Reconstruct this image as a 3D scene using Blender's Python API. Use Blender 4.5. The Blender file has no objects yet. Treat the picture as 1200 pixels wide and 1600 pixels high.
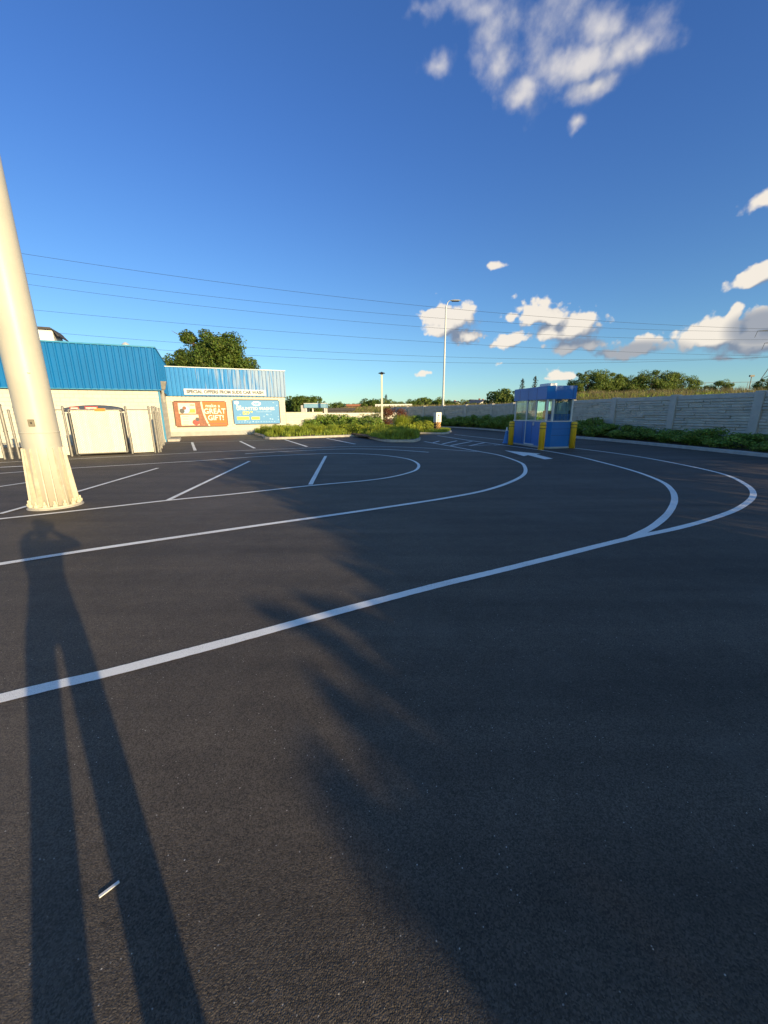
import bpy, bmesh, math, random
from mathutils import Vector, Matrix
import numpy as np
random.seed(7); np.random.seed(7)
R = math.radians
SC = bpy.context.scene
COL = SC.collection

# ------------------------------------------------------------------ camera
F_PX, EYE, PITCH, ROLL = 600.0, 1.55, math.atan(155 / 600.0), R(0.4)
cd = bpy.data.cameras.new('camera'); cam = bpy.data.objects.new('camera', cd); COL.objects.link(cam)
cd.sensor_fit = 'HORIZONTAL'; cd.sensor_width = 36.0; cd.lens = 36.0 * F_PX / 1200.0
cd.clip_start = 0.02; cd.clip_end = 6000
cam.matrix_world = Matrix.Translation((0, 0, EYE)) @ (Matrix.Rotation(R(90) - PITCH, 4, 'X') @ Matrix.Rotation(-ROLL, 4, 'Z'))
SC.camera = cam

# ------------------------------------------------------------------ sun, sky, exposure
SUN_EL = R(11.9)
SX, SY = 0.673, -0.740                       # horizontal direction towards the sun (behind, to the right)
TD = Vector((-SX, -SY, 0))                   # where the shadows run
VD = Vector((-SY, SX, 0))                    # perpendicular, to the right
sl = bpy.data.lights.new('sun', 'SUN'); sl.energy = 5.0; sl.angle = R(0.5); sl.color = (1.0, 0.77, 0.43)
so = bpy.data.objects.new('sun', sl); COL.objects.link(so)
sdir = Vector((SX * math.cos(SUN_EL), SY * math.cos(SUN_EL), math.sin(SUN_EL)))
so.rotation_euler = sdir.to_track_quat('Z', 'Y').to_euler()
SC.view_settings.view_transform = 'Standard'; SC.view_settings.look = 'None'
SC.cycles.max_bounces = 6; SC.cycles.diffuse_bounces = 3; SC.cycles.glossy_bounces = 3; SC.cycles.transparent_max_bounces = 12
SC.view_settings.exposure = 0.54; SC.view_settings.gamma = 1.0
SKY_STRENGTH = 0.15

def ray(px, py):
    x = (px - 600) / F_PX; y = (800 - py) / F_PX
    c, s = math.cos(ROLL), math.sin(ROLL)
    x, y = x * c + y * s, -x * s + y * c
    return (x, math.cos(PITCH) + y * math.sin(PITCH), -math.sin(PITCH) + y * math.cos(PITCH))
def G(px, py, z=0.0):
    r = ray(px, py); t = (z - EYE) / r[2]; return Vector((r[0] * t, r[1] * t, z))
def AT(px, py, d):                            # point seen at a pixel, d metres ahead
    r = ray(px, py); return Vector((r[0] * d / r[1], d, EYE + r[2] * d / r[1]))

W = bpy.data.worlds.new('World'); SC.world = W; W.use_nodes = True
nt = W.node_tree; nt.nodes.clear()
def wn(t, **k):
    n = nt.nodes.new(t)
    for a, b in k.items(): setattr(n, a, b)
    return n
def put(sock, v):
    if isinstance(v, (int, float)): sock.default_value = v
    elif isinstance(v, (tuple, list)): sock.default_value = v
    else: nt.links.new(v, sock)
def M(op, a, b=0.0, c=0.0, clamp=False):
    n = wn('ShaderNodeMath', operation=op, use_clamp=clamp)
    put(n.inputs[0], a); put(n.inputs[1], b); put(n.inputs[2], c); return n.outputs[0]
def MR(v, a, b, c=0.0, d=1.0, smooth=True):
    n = wn('ShaderNodeMapRange'); n.interpolation_type = 'SMOOTHSTEP' if smooth else 'LINEAR'
    put(n.inputs[0], v); put(n.inputs[1], a); put(n.inputs[2], b); put(n.inputs[3], c); put(n.inputs[4], d); return n.outputs[0]
def MIXC(f, a, b):
    n = wn('ShaderNodeMix', data_type='RGBA'); put(n.inputs[0], f); put(n.inputs[6], a); put(n.inputs[7], b); return n.outputs[2]
sky = wn('ShaderNodeTexSky', sky_type='NISHITA'); sky.sun_disc = False
sky.sun_elevation = SUN_EL; sky.sun_rotation = math.atan2(SX, SY); sky.altitude = 200
sky.air_density = 1.0; sky.dust_density = 0.1; sky.ozone_density = 2.2
hs = wn('ShaderNodeHueSaturation'); nt.links.new(sky.outputs[0], hs.inputs['Color']); hs.inputs['Saturation'].default_value = 1.0
tc = wn('ShaderNodeTexCoord'); sep = wn('ShaderNodeSeparateXYZ'); nt.links.new(tc.outputs['Generated'], sep.inputs[0])
az0 = M('ARCTAN2', sep.outputs[0], sep.outputs[1]); el0 = M('ARCSINE', sep.outputs[2])
CL = [  # px, py, rx, ry, weight
 (702, 508, 38, 36, 1.0), (722, 528, 26, 20, 1.0), (672, 487, 18, 9, .7),
 (832, 498, 40, 32, 1.0), (860, 500, 30, 26, 1.05), (885, 520, 56, 30, 1.05), (798, 494, 24, 9, .65), (800, 534, 38, 16, .9), (905, 543, 52, 16, .95),
 (990, 549, 62, 14, 1.0), (1005, 537, 14, 12, .8), (955, 550, 36, 9, .9),
 (1120, 530, 66, 30, 1.05), (1180, 535, 66, 30, 1.1), (1142, 500, 16, 26, .85), (1195, 505, 42, 24, 1.0), (1092, 530, 38, 16, .9), (1100, 513, 12, 10, .8),
 (1196, 428, 50, 22, .9), (1196, 312, 44, 12, .6), (1150, 558, 46, 5, .5), (877, 584, 25, 10, .8), (783, 413, 14, 5, .5),
 (865, 590, 18, 4, .4), (1010, 562, 28, 4, .35), (655, 588, 10, 3, .35), (780, 568, 6, 3, .35),
 (935, 50, 34, 44, .62), (905, 100, 70, 34, .66), (955, 95, 50, 36, .6), (925, 132, 46, 22, .62), (1000, 80, 46, 20, .42),
 (780, 40, 34, 60, .44), (760, 5, 50, 26, .44), (785, 95, 30, 50, .5), (812, 145, 22, 20, .4), (678, 96, 22, 18, .36), (1030, 60, 24, 30, .3),
 (665, 20, 18, 14, .28), (903, 188, 9, 10, .3), (850, 60, 50, 60, .22), (720, 0, 40, 20, .3)]
def azel(px, py):
    r = Vector(ray(px, py)).normalized(); return math.atan2(r.x, r.y), math.asin(r.z)
def cloud(daz, dele, detail):
    az = M('ADD', az0, daz); el = M('ADD', el0, dele)
    cv = wn('ShaderNodeVectorMath', operation='ADD'); nt.links.new(tc.outputs['Generated'], cv.inputs[0]); cv.inputs[1].default_value = (2.3 + daz, 1.1, 3.7 + dele)
    n1 = wn('ShaderNodeTexNoise'); nt.links.new(cv.outputs[0], n1.inputs['Vector']); n1.inputs['Scale'].default_value = 17; n1.inputs['Detail'].default_value = detail; n1.inputs['Roughness'].default_value = .54
    vo = wn('ShaderNodeTexVoronoi'); vo.feature = 'SMOOTH_F1'; nt.links.new(cv.outputs[0], vo.inputs['Vector']); vo.inputs['Scale'].default_value = 48; vo.inputs['Smoothness'].default_value = .5
    try: vo.inputs['Detail'].default_value = 2.0
    except Exception: pass
    n2 = wn('ShaderNodeTexNoise'); nt.links.new(cv.outputs[0], n2.inputs['Vector']); n2.inputs['Scale'].default_value = 14; n2.inputs['Detail'].default_value = 3
    s2 = wn('ShaderNodeSeparateColor'); nt.links.new(n2.outputs['Color'], s2.inputs[0])
    az = M('ADD', az, M('MULTIPLY', M('SUBTRACT', s2.outputs[0], .5), .06)); el = M('ADD', el, M('MULTIPLY', M('SUBTRACT', s2.outputs[1], .5), .045))
    m = None
    for px, py, rx, ry, w in CL:
        a, e = azel(px, py); a1, _ = azel(px + rx, py); _, e1 = azel(px, py - ry)
        ra, re = abs(a1 - a), abs(e1 - e)
        dx = M('MULTIPLY', M('SUBTRACT', az, a), 1 / ra); dy = M('MULTIPLY', M('SUBTRACT', el, e), 1 / re)
        if w > .7: dy = M('MAXIMUM', dy, M('MULTIPLY', dy, -1.55))
        d = M('SQRT', M('ADD', M('MULTIPLY', dx, dx), M('MULTIPLY', dy, dy)))
        v = M('MULTIPLY', M('SUBTRACT', 1.25, d), w)
        m = v if m is None else M('SMOOTH_MAX', m, v, .12)
    nz = M('MULTIPLY', M('SUBTRACT', n1.outputs[0], .5), MR(el0, .2, .5, 1.9, 1.5))
    pv = M('MULTIPLY', M('SUBTRACT', .45, vo.outputs['Distance']), MR(el0, .2, .5, .55, .15))
    return m, M('ADD', nz, pv)
m1_, q1_ = cloud(0, 0, 9); m2_, q2_ = cloud(-.022, .022, 6); D = M('ADD', m1_, q1_)
lit = MR(M('ADD', M('SUBTRACT', m1_, m2_), M('MULTIPLY', M('SUBTRACT', q1_, q2_), .55)), MR(el0, .2, .5, -.42, -.65), .34)
# thin parts of a cloud stay bright, thick undersides go grey
def near(px, py, rx, ry):
    a, e = azel(px, py); ra = rx / 600 * .7; re = ry / 600 * .9
    x_ = M('MULTIPLY', M('SUBTRACT', az0, a), 1 / ra); y_ = M('MULTIPLY', M('SUBTRACT', el0, e), 1 / re)
    return MR(M('ADD', M('MULTIPLY', x_, x_), M('MULTIPLY', y_, y_)), .3, 1.3, 1, 0)
gr = M('MAXIMUM', M('MULTIPLY', near(985, 555, 95, 20), .75), M('MAXIMUM', M('MULTIPLY', near(1190, 512, 46, 24), .8), M('MULTIPLY', near(900, 545, 60, 18), .6)))
gr = M('MAXIMUM', gr, M('MULTIPLY', near(1130, 553, 90, 12), .7))
lit = M('MULTIPLY', lit, M('SUBTRACT', 1.0, gr))
dens = MR(D, MR(el0, .25, .55, -.20, -.22), M('ADD', MR(el0, .25, .55, .16, .75), MR(lit, 0, .6, .38, 0)))
ccol = MIXC(lit, (.25, .30, .40, 1), (1.08, .98, .84, 1))
ccol = MIXC(MR(el0, .30, .75), ccol, MIXC(.7, ccol, (.60, .64, .78, 1)))
bgs = wn('ShaderNodeBackground'); bgs.inputs[1].default_value = SKY_STRENGTH
gm = wn('ShaderNodeMix', data_type='RGBA'); gm.blend_type = 'MULTIPLY'; gm.inputs[0].default_value = 1.0
nt.links.new(hs.outputs[0], gm.inputs[6]); put(gm.inputs[7], MIXC(MR(el0, .0, .60), (.46, .64, .78, 1), (.36, .57, .95, 1)))
# warm glow added to the unseen sky round the sun, warming the fill
dt = wn('ShaderNodeVectorMath', operation='DOT_PRODUCT'); nt.links.new(tc.outputs['Generated'], dt.inputs[0]); dt.inputs[1].default_value = tuple(sdir)
warm = wn('ShaderNodeMix', data_type='RGBA'); warm.blend_type = 'MULTIPLY'; warm.inputs[0].default_value = 1.0
nt.links.new(gm.outputs[2], warm.inputs[6]); put(warm.inputs[7], MIXC(MR(dt.outputs['Value'], -.05, .85), (1, 1, 1, 1), (2.5, 1.7, 1.0, 1)))
nt.links.new(warm.outputs[2], bgs.inputs[0])
bgc = wn('ShaderNodeBackground'); put(bgc.inputs[0], ccol); bgc.inputs[1].default_value = .62
mx = wn('ShaderNodeMixShader'); put(mx.inputs[0], M('MULTIPLY', dens, M('MULTIPLY', M('GREATER_THAN', el0, 0.0), .93)))
nt.links.new(bgs.outputs[0], mx.inputs[1]); nt.links.new(bgc.outputs[0], mx.inputs[2])
wo = wn('ShaderNodeOutputWorld'); nt.links.new(mx.outputs[0], wo.inputs[0])
W.cycles.sampling_method = 'MANUAL'; W.cycles.sample_map_resolution = 512

# ------------------------------------------------------------------ materials
def mat(name, col, rough=.7, var=.12, scale=3.0, bump=0.0, bscale=40.0, metal=0.0, spec=.5, col2=None, island=0.0, dist=.01):
    m = bpy.data.materials.new(name); m.use_nodes = True; t = m.node_tree; b = t.nodes['Principled BSDF']
    b.inputs['Roughness'].default_value = rough; b.inputs['Metallic'].default_value = metal
    b.inputs['Specular IOR Level'].default_value = spec
    co = t.nodes.new('ShaderNodeTexCoord')
    n = t.nodes.new('ShaderNodeTexNoise'); n.inputs['Scale'].default_value = scale; n.inputs['Detail'].default_value = 6; n.inputs['Roughness'].default_value = .6
    t.links.new(co.outputs['Object'], n.inputs['Vector'])
    cr = t.nodes.new('ShaderNodeMix'); cr.data_type = 'RGBA'
    mr = t.nodes.new('ShaderNodeMapRange'); mr.inputs[1].default_value = .3; mr.inputs[2].default_value = .7
    t.links.new(n.outputs[0], mr.inputs[0]); t.links.new(mr.outputs[0], cr.inputs[0])
    a = [max(0, c * (1 - var)) for c in col] + [1]; c2 = [min(1, c * (1 + var)) for c in col] + [1]
    if col2: a = list(col) + [1]; c2 = list(col2) + [1]
    cr.inputs[6].default_value = a; cr.inputs[7].default_value = c2
    out = cr.outputs[2]
    if island:
        g = t.nodes.new('ShaderNodeNewGeometry'); h = t.nodes.new('ShaderNodeHueSaturation')
        m2 = t.nodes.new('ShaderNodeMapRange'); m2.inputs[3].default_value = 1 - island; m2.inputs[4].default_value = 1 + island
        t.links.new(g.outputs['Random Per Island'], m2.inputs[0]); t.links.new(m2.outputs[0], h.inputs['Value'])
        m3 = t.nodes.new('ShaderNodeMapRange'); m3.inputs[3].default_value = .5 - island * .08; m3.inputs[4].default_value = .5 + island * .06
        mm = t.nodes.new('ShaderNodeMath'); mm.operation = 'FRACT'; mk = t.nodes.new('ShaderNodeMath'); mk.operation = 'MULTIPLY'; mk.inputs[1].default_value = 7.31
        t.links.new(g.outputs['Random Per Island'], mk.inputs[0]); t.links.new(mk.outputs[0], mm.inputs[0]); t.links.new(mm.outputs[0], m3.inputs[0]); t.links.new(m3.outputs[0], h.inputs['Hue'])
        t.links.new(out, h.inputs['Color']); out = h.outputs[0]
    t.links.new(out, b.inputs['Base Color'])
    if bump:
        n2 = t.nodes.new('ShaderNodeTexNoise'); n2.inputs['Scale'].default_value = bscale; n2.inputs['Detail'].default_value = 4
        t.links.new(co.outputs['Object'], n2.inputs['Vector'])
        bp = t.nodes.new('ShaderNodeBump'); bp.inputs['Strength'].default_value = bump; bp.inputs['Distance'].default_value = dist
        t.links.new(n2.outputs[0], bp.inputs['Height']); t.links.new(bp.outputs[0], b.inputs['Normal'])
    return m
def leafmat(name, col, island=.45, trans=.35):
    m = mat(name, col, rough=.55, var=.25, scale=1.2, island=island, spec=.25)
    t = m.node_tree; b = t.nodes['Principled BSDF']; o = [n for n in t.nodes if n.type == 'OUTPUT_MATERIAL'][0]
    tr = t.nodes.new('ShaderNodeBsdfTranslucent'); ms = t.nodes.new('ShaderNodeMixShader'); ms.inputs[0].default_value = trans
    src = b.inputs['Base Color'].links[0].from_socket
    t.links.new(src, tr.inputs[0]); t.links.new(b.outputs[0], ms.inputs[1]); t.links.new(tr.outputs[0], ms.inputs[2]); t.links.new(ms.outputs[0], o.inputs[0])
    return m

def asphalt():
    m = bpy.data.materials.new('asphalt'); m.use_nodes = True; t = m.node_tree; b = t.nodes['Principled BSDF']
    N = t.nodes.new; L = t.links.new
    co = N('ShaderNodeTexCoord')
    def noise(s, d=4, r=.55, vec=None):
        n = N('ShaderNodeTexNoise'); n.inputs['Scale'].default_value = s; n.inputs['Detail'].default_value = d; n.inputs['Roughness'].default_value = r
        L(vec or co.outputs['Object'], n.inputs['Vector']); return n.outputs[0]
    def mr(v, a, b_, c, d):
        n = N('ShaderNodeMapRange'); L(v, n.inputs[0]); n.inputs[1].default_value = a; n.inputs[2].default_value = b_; n.inputs[3].default_value = c; n.inputs[4].default_value = d; return n.outputs[0]
    def ma(op, a, b_, c=0.0):
        n = N('ShaderNodeMath'); n.operation = op
        for i, v in enumerate((a, b_, c)):
            if isinstance(v, (int, float)): n.inputs[i].default_value = v
            else: L(v, n.inputs[i])
        return n.outputs[0]
    mp = N('ShaderNodeMapping'); L(co.outputs['Object'], mp.inputs[0]); mp.inputs['Rotation'].default_value = (0, 0, R(-28)); mp.inputs['Scale'].default_value = (.18, 2.2, 1)
    streak = noise(1.0, 6, .6, mp.outputs[0])
    big = noise(.35, 5); mid = noise(6, 4)
    vo = N('ShaderNodeTexVoronoi'); vo.inputs['Scale'].default_value = 210; L(co.outputs['Object'], vo.inputs['Vector'])
    vo2 = N('ShaderNodeTexVoronoi'); vo2.inputs['Scale'].default_value = 120; L(co.outputs['Object'], vo2.inputs['Vector'])
    cs = N('ShaderNodeSeparateColor'); L(vo.outputs['Color'], cs.inputs[0]); cs2 = N('ShaderNodeSeparateColor'); L(vo2.outputs['Color'], cs2.inputs[0])
    v = ma('MULTIPLY', mr(cs.outputs[0], 0, 1, .45, 1.5), mr(big, .3, .7, .76, 1.24))
    v = ma('MULTIPLY', v, mr(streak, .3, .7, .74, 1.30)); v = ma('MULTIPLY', v, mr(mid, .3, .7, .9, 1.1))
    gl = ma('MULTIPLY', ma('GREATER_THAN', cs2.outputs[0], .988), ma('LESS_THAN', vo2.outputs['Distance'], .3))  # pale stone specks; their glints are painted into the base colour
    mixc = N('ShaderNodeMix'); mixc.data_type = 'RGBA'; L(gl, mixc.inputs[0]); mixc.inputs[6].default_value = (.086, .070, .054, 1); mixc.inputs[7].default_value = (.40, .37, .33, 1)
    sc = N('ShaderNodeVectorMath'); sc.operation = 'SCALE'; L(mixc.outputs[2], sc.inputs[0]); L(v, sc.inputs['Scale'])
    # dusty worn patches
    du = N('ShaderNodeMix'); du.data_type = 'RGBA'; L(ma('MULTIPLY', mr(noise(.55, 7, .62), .52, .72, 0, .55), mr(noise(3.5, 4), .35, .65, .5, 1)), du.inputs[0]); L(sc.outputs[0], du.inputs[6]); du.inputs[7].default_value = (.135, .118, .10, 1)
    # oil spots
    ov = N('ShaderNodeTexVoronoi'); ov.inputs['Scale'].default_value = .55; L(co.outputs['Object'], ov.inputs['Vector'])
    ol = N('ShaderNodeMix'); ol.data_type = 'RGBA'; L(ma('MULTIPLY', mr(ma('ADD', ov.outputs['Distance'], ma('MULTIPLY', noise(9, 3), .10)), .10, .16, .5, 0), 1.0), ol.inputs[0]); L(du.outputs[2], ol.inputs[6]); ol.inputs[7].default_value = (.03, .027, .024, 1)
    L(ol.outputs[2], b.inputs['Base Color'])
    b.inputs['Roughness'].default_value = .68; b.inputs['Specular IOR Level'].default_value = .35
    h = ma('ADD', ma('MULTIPLY', mr(vo.outputs['Distance'], 0, .7, 1, 0), mr(cs.outputs[1], 0, 1, .2, 1.0)), ma('MULTIPLY', noise(260, 2), .5))
    h = ma('ADD', h, ma('MULTIPLY', noise(40, 3), .7))
    bp = N('ShaderNodeBump'); bp.inputs['Strength'].default_value = .6; bp.inputs['Distance'].default_value = .005
    L(h, bp.inputs['Height']); L(bp.outputs[0], b.inputs['Normal'])
    return m

def blockwall(name, col, bw=.4, bh=.2, plane='XZ', mortar=.86, dirt=True, rough=.75):
    m = mat(name, col, rough=rough, var=.05, scale=1.3, bump=.15, bscale=60)
    t = m.node_tree; b = t.nodes['Principled BSDF']; L = t.links.new
    co = [n for n in t.nodes if n.type == 'TEX_COORD'][0]
    mp = t.nodes.new('ShaderNodeMapping'); L(co.outputs['Object'], mp.inputs[0]); mp.inputs['Rotation'].default_value = (R(-90), 0, 0)
    br = t.nodes.new('ShaderNodeTexBrick'); L(mp.outputs[0], br.inputs['Vector'])
    br.inputs['Scale'].default_value = 1.0; br.inputs['Mortar Size'].default_value = .008; br.inputs['Brick Width'].default_value = bw; br.inputs['Row Height'].default_value = bh
    br.inputs['Color1'].default_value = (1, 1, 1, 1); br.inputs['Color2'].default_value = (.96, .95, .93, 1); br.inputs['Mortar'].default_value = (mortar, mortar, mortar, 1)
    mu = t.nodes.new('ShaderNodeMix'); mu.data_type = 'RGBA'; mu.blend_type = 'MULTIPLY'; mu.inputs[0].default_value = 1
    src = b.inputs['Base Color'].links[0].from_socket
    L(src, mu.inputs[6]); L(br.outputs['Color'], mu.inputs[7]); L(mu.outputs[2], b.inputs['Base Color'])
    bp = [n for n in t.nodes if n.type == 'BUMP'][0]; bp.inputs['Strength'].default_value = .3
    b2 = t.nodes.new('ShaderNodeBump'); b2.inputs['Distance'].default_value = .006; L(br.outputs['Fac'], b2.inputs['Height']); b2.invert = True
    L(bp.outputs[0], b2.inputs['Normal']); L(b2.outputs[0], b.inputs['Normal'])
    return m

MA = dict(
 asphalt=asphalt(),
 paint=mat('road_paint', (.88, .87, .83), .6, .0, 60, .6, 150, col2=(.95, .94, .90), dist=.005),
 cream=mat('pole_paint', (.50, .47, .41), .42, .05, 1.5, .12, 60, col2=(.57, .54, .47)),
 creamdirt=mat('pole_base_paint', (.50, .44, .34), .5, .1, 9, .3, 40, col2=(.64, .60, .50)),
 bolt=mat('painted_bolt', (.70, .62, .44), .5, .2, 30, .3, 80),
 block=blockwall('painted_block', (.66, .63, .55)),
 plinth=mat('grey_plinth', (.42, .42, .40), .8, .12, 3, .3, 40),
 galv=mat('galvanised_steel', (.26, .25, .23), .5, .2, 8, .1, 60, metal=.3),
 slat=mat('cream_slat', (.78, .74, .64), .6, .08, 5, .1, 40, island=.08),
 mesh=mat('chain_link_wire', (.50, .46, .36), .5, .1, 8, metal=.2),
 navy=mat('navy_plastic', (.02, .035, .08), .5, .2, 4), red=mat('red_sign', (.45, .05, .05), .5), white=mat('white_paint', (.78, .78, .76), .5, .03),
 orange=mat('orange_tag', (.80, .25, .03), .6), dark=mat('dark_metal', (.025, .025, .028), .5), black=mat('black_plastic', (.012, .012, .014), .4),
 bluepanel=mat('booth_blue', (.003, .16, .52), .38, .08, 1.5, .03, 30), yellow=mat('bollard_yellow', (.82, .50, .02), .42, .05, 6, .05, 40),
 alu=mat('white_aluminium', (.66, .68, .69), .4, .04), cone=mat('sky_blue_plastic', (.06, .26, .62), .5), crate=mat('crate_blue', (.02, .19, .62), .5),
 grey=mat('grey_unit', (.50, .51, .52), .5, .08), concrete=mat('kerb_concrete', (.46, .43, .39), .85, .16, 5, .4, 60, dist=.006),
 stone=mat('precast_stone', (.62, .57, .48), .85, .12, 2.5, .8, 22, island=.10, dist=.02), post=mat('precast_post', (.58, .53, .46), .85, .1, 4, .35, 50),
 soil=mat('mulch', (.10, .065, .04), .95, .3, 9, .9, 30, dist=.05, col2=(.20, .13, .08)), field=mat('field_grass', (.10, .12, .04), .9, .3, .2, .6, 3, col2=(.16, .15, .06), dist=.2),
 bark=mat('bark', (.10, .075, .055), .9, .25, 8, .6, 30), lampwhite=mat('lamp_pole_paint', (.70, .66, .56), .45, .06),
 lampgrey=mat('lamp_pole_steel', (.52, .53, .54), .4, .06, metal=.3), wire=mat('wire', (.035, .045, .06), .6), tower=mat('lattice_steel', (.10, .11, .12), .6),
 brick=mat('brick', (.32, .13, .08), .8, .15, 4), roofdark=mat('dark_shingle', (.07, .065, .065), .85, .2, 3), roofgrey=mat('grey_shingle', (.16, .15, .15), .85, .2, 3),
 skin=mat('skin', (.55, .33, .23), .5, .06), shirt=mat('shirt_cloth', (.05, .07, .12), .85), denim=mat('denim', (.04, .06, .12), .85), hair=mat('hair', (.03, .02, .015), .6),
 leaf=leafmat('tree_leaf', (.095, .150, .026)), leaf2=leafmat('olive_leaf', (.14, .20, .045)), hedge=leafmat('hedge_leaf', (.22, .33, .06), .5), lime=leafmat('lime_leaf', (.34, .40, .05), .3, .4),
 redleaf=leafmat('russet_leaf', (.20, .095, .05), .5), conifer=leafmat('conifer_leaf', (.035, .055, .028)), drygrass=leafmat('dry_grass', (.26, .22, .10), .35, .3), greengrass=leafmat('green_grass', (.32, .40, .06), .35, .4),
)
t = MA['paint'].node_tree; b = t.nodes['Principled BSDF']; co = [n for n in t.nodes if n.type == 'TEX_COORD'][0]
v1 = t.nodes.new('ShaderNodeTexNoise'); v1.inputs['Scale'].default_value = 210; v1.inputs['Detail'].default_value = 3; v2_ = t.nodes.new('ShaderNodeTexNoise'); v2_.inputs['Scale'].default_value = 1.7; v2_.inputs['Detail'].default_value = 6
ad = t.nodes.new('ShaderNodeMath'); ad.operation = 'MULTIPLY_ADD'; ad.inputs[1].default_value = .45
for n_ in (v1, v2_): t.links.new(co.outputs['Object'], n_.inputs['Vector'])
t.links.new(v2_.outputs[0], ad.inputs[0]); t.links.new(v1.outputs[0], ad.inputs[2])
r_ = t.nodes.new('ShaderNodeMapRange'); r_.inputs[1].default_value = .80; r_.inputs[2].default_value = .98; r_.inputs[4].default_value = .85; t.links.new(ad.outputs[0], r_.inputs[0])
m_ = t.nodes.new('ShaderNodeMix'); m_.data_type = 'RGBA'; t.links.new(r_.outputs[0], m_.inputs[0]); t.links.new(b.inputs['Base Color'].links[0].from_socket, m_.inputs[6]); m_.inputs[7].default_value = (.13, .12, .11, 1); t.links.new(m_.outputs[2], b.inputs['Base Color'])
def glassmat(name, tint, fac):
    m = bpy.data.materials.new(name); m.use_nodes = True; t = m.node_tree; t.nodes.clear()
    tr = t.nodes.new('ShaderNodeBsdfTransparent'); tr.inputs[0].default_value = tint
    gl = t.nodes.new('ShaderNodeBsdfGlossy'); gl.inputs[0].default_value = (.9, .93, .95, 1); gl.inputs['Roughness'].default_value = .02
    fr = t.nodes.new('ShaderNodeFresnel'); fr.inputs[0].default_value = 1.5
    a = t.nodes.new('ShaderNodeMath'); a.operation = 'ADD'; a.inputs[1].default_value = fac; t.links.new(fr.outputs[0], a.inputs[0])
    n = t.nodes.new('ShaderNodeTexNoise'); n.inputs['Scale'].default_value = 1.3; bp = t.nodes.new('ShaderNodeBump'); bp.inputs['Strength'].default_value = .06; bp.inputs['Distance'].default_value = .05
    t.links.new(n.outputs[0], bp.inputs['Height']); t.links.new(bp.outputs[0], gl.inputs['Normal'])
    ms = t.nodes.new('ShaderNodeMixShader'); o = t.nodes.new('ShaderNodeOutputMaterial')
    t.links.new(a.outputs[0], ms.inputs[0]); t.links.new(tr.outputs[0], ms.inputs[1]); t.links.new(gl.outputs[0], ms.inputs[2]); t.links.new(ms.outputs[0], o.inputs[0])
    return m
MA['glass'] = glassmat('tinted_glass', (.66, .86, .88, 1), .05)
def corrugated(name, col, fadex=None):
    m = mat(name, col, .55, .06, .8, metal=.0, spec=.22)
    t = m.node_tree; b = t.nodes['Principled BSDF']; L = t.links.new
    co = [n for n in t.nodes if n.type == 'TEX_COORD'][0]
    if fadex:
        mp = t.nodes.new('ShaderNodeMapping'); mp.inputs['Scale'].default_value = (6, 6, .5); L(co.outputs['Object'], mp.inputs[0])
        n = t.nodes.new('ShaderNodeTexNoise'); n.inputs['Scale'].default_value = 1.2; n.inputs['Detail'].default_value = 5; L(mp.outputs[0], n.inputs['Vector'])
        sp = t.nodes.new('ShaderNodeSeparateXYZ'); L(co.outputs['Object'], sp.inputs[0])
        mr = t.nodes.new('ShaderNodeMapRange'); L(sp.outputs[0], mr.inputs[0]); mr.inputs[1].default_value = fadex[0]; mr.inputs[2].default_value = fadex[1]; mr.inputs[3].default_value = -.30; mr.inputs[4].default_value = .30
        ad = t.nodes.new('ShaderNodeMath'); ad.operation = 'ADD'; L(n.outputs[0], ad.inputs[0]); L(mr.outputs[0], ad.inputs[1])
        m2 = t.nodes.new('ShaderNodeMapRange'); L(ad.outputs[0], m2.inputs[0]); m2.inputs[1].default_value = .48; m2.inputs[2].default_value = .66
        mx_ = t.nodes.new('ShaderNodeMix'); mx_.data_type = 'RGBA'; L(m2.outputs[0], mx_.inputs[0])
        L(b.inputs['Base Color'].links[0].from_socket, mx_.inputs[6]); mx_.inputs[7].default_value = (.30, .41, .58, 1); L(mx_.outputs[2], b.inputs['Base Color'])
    return m
MA['paint'] = MA['paint']
MA['corr'] = corrugated('blue_cladding', (.004, .155, .43))
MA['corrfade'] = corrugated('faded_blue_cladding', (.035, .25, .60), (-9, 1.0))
MA['bluetrim'] = mat('blue_trim', (.03, .25, .45), .5)

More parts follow.
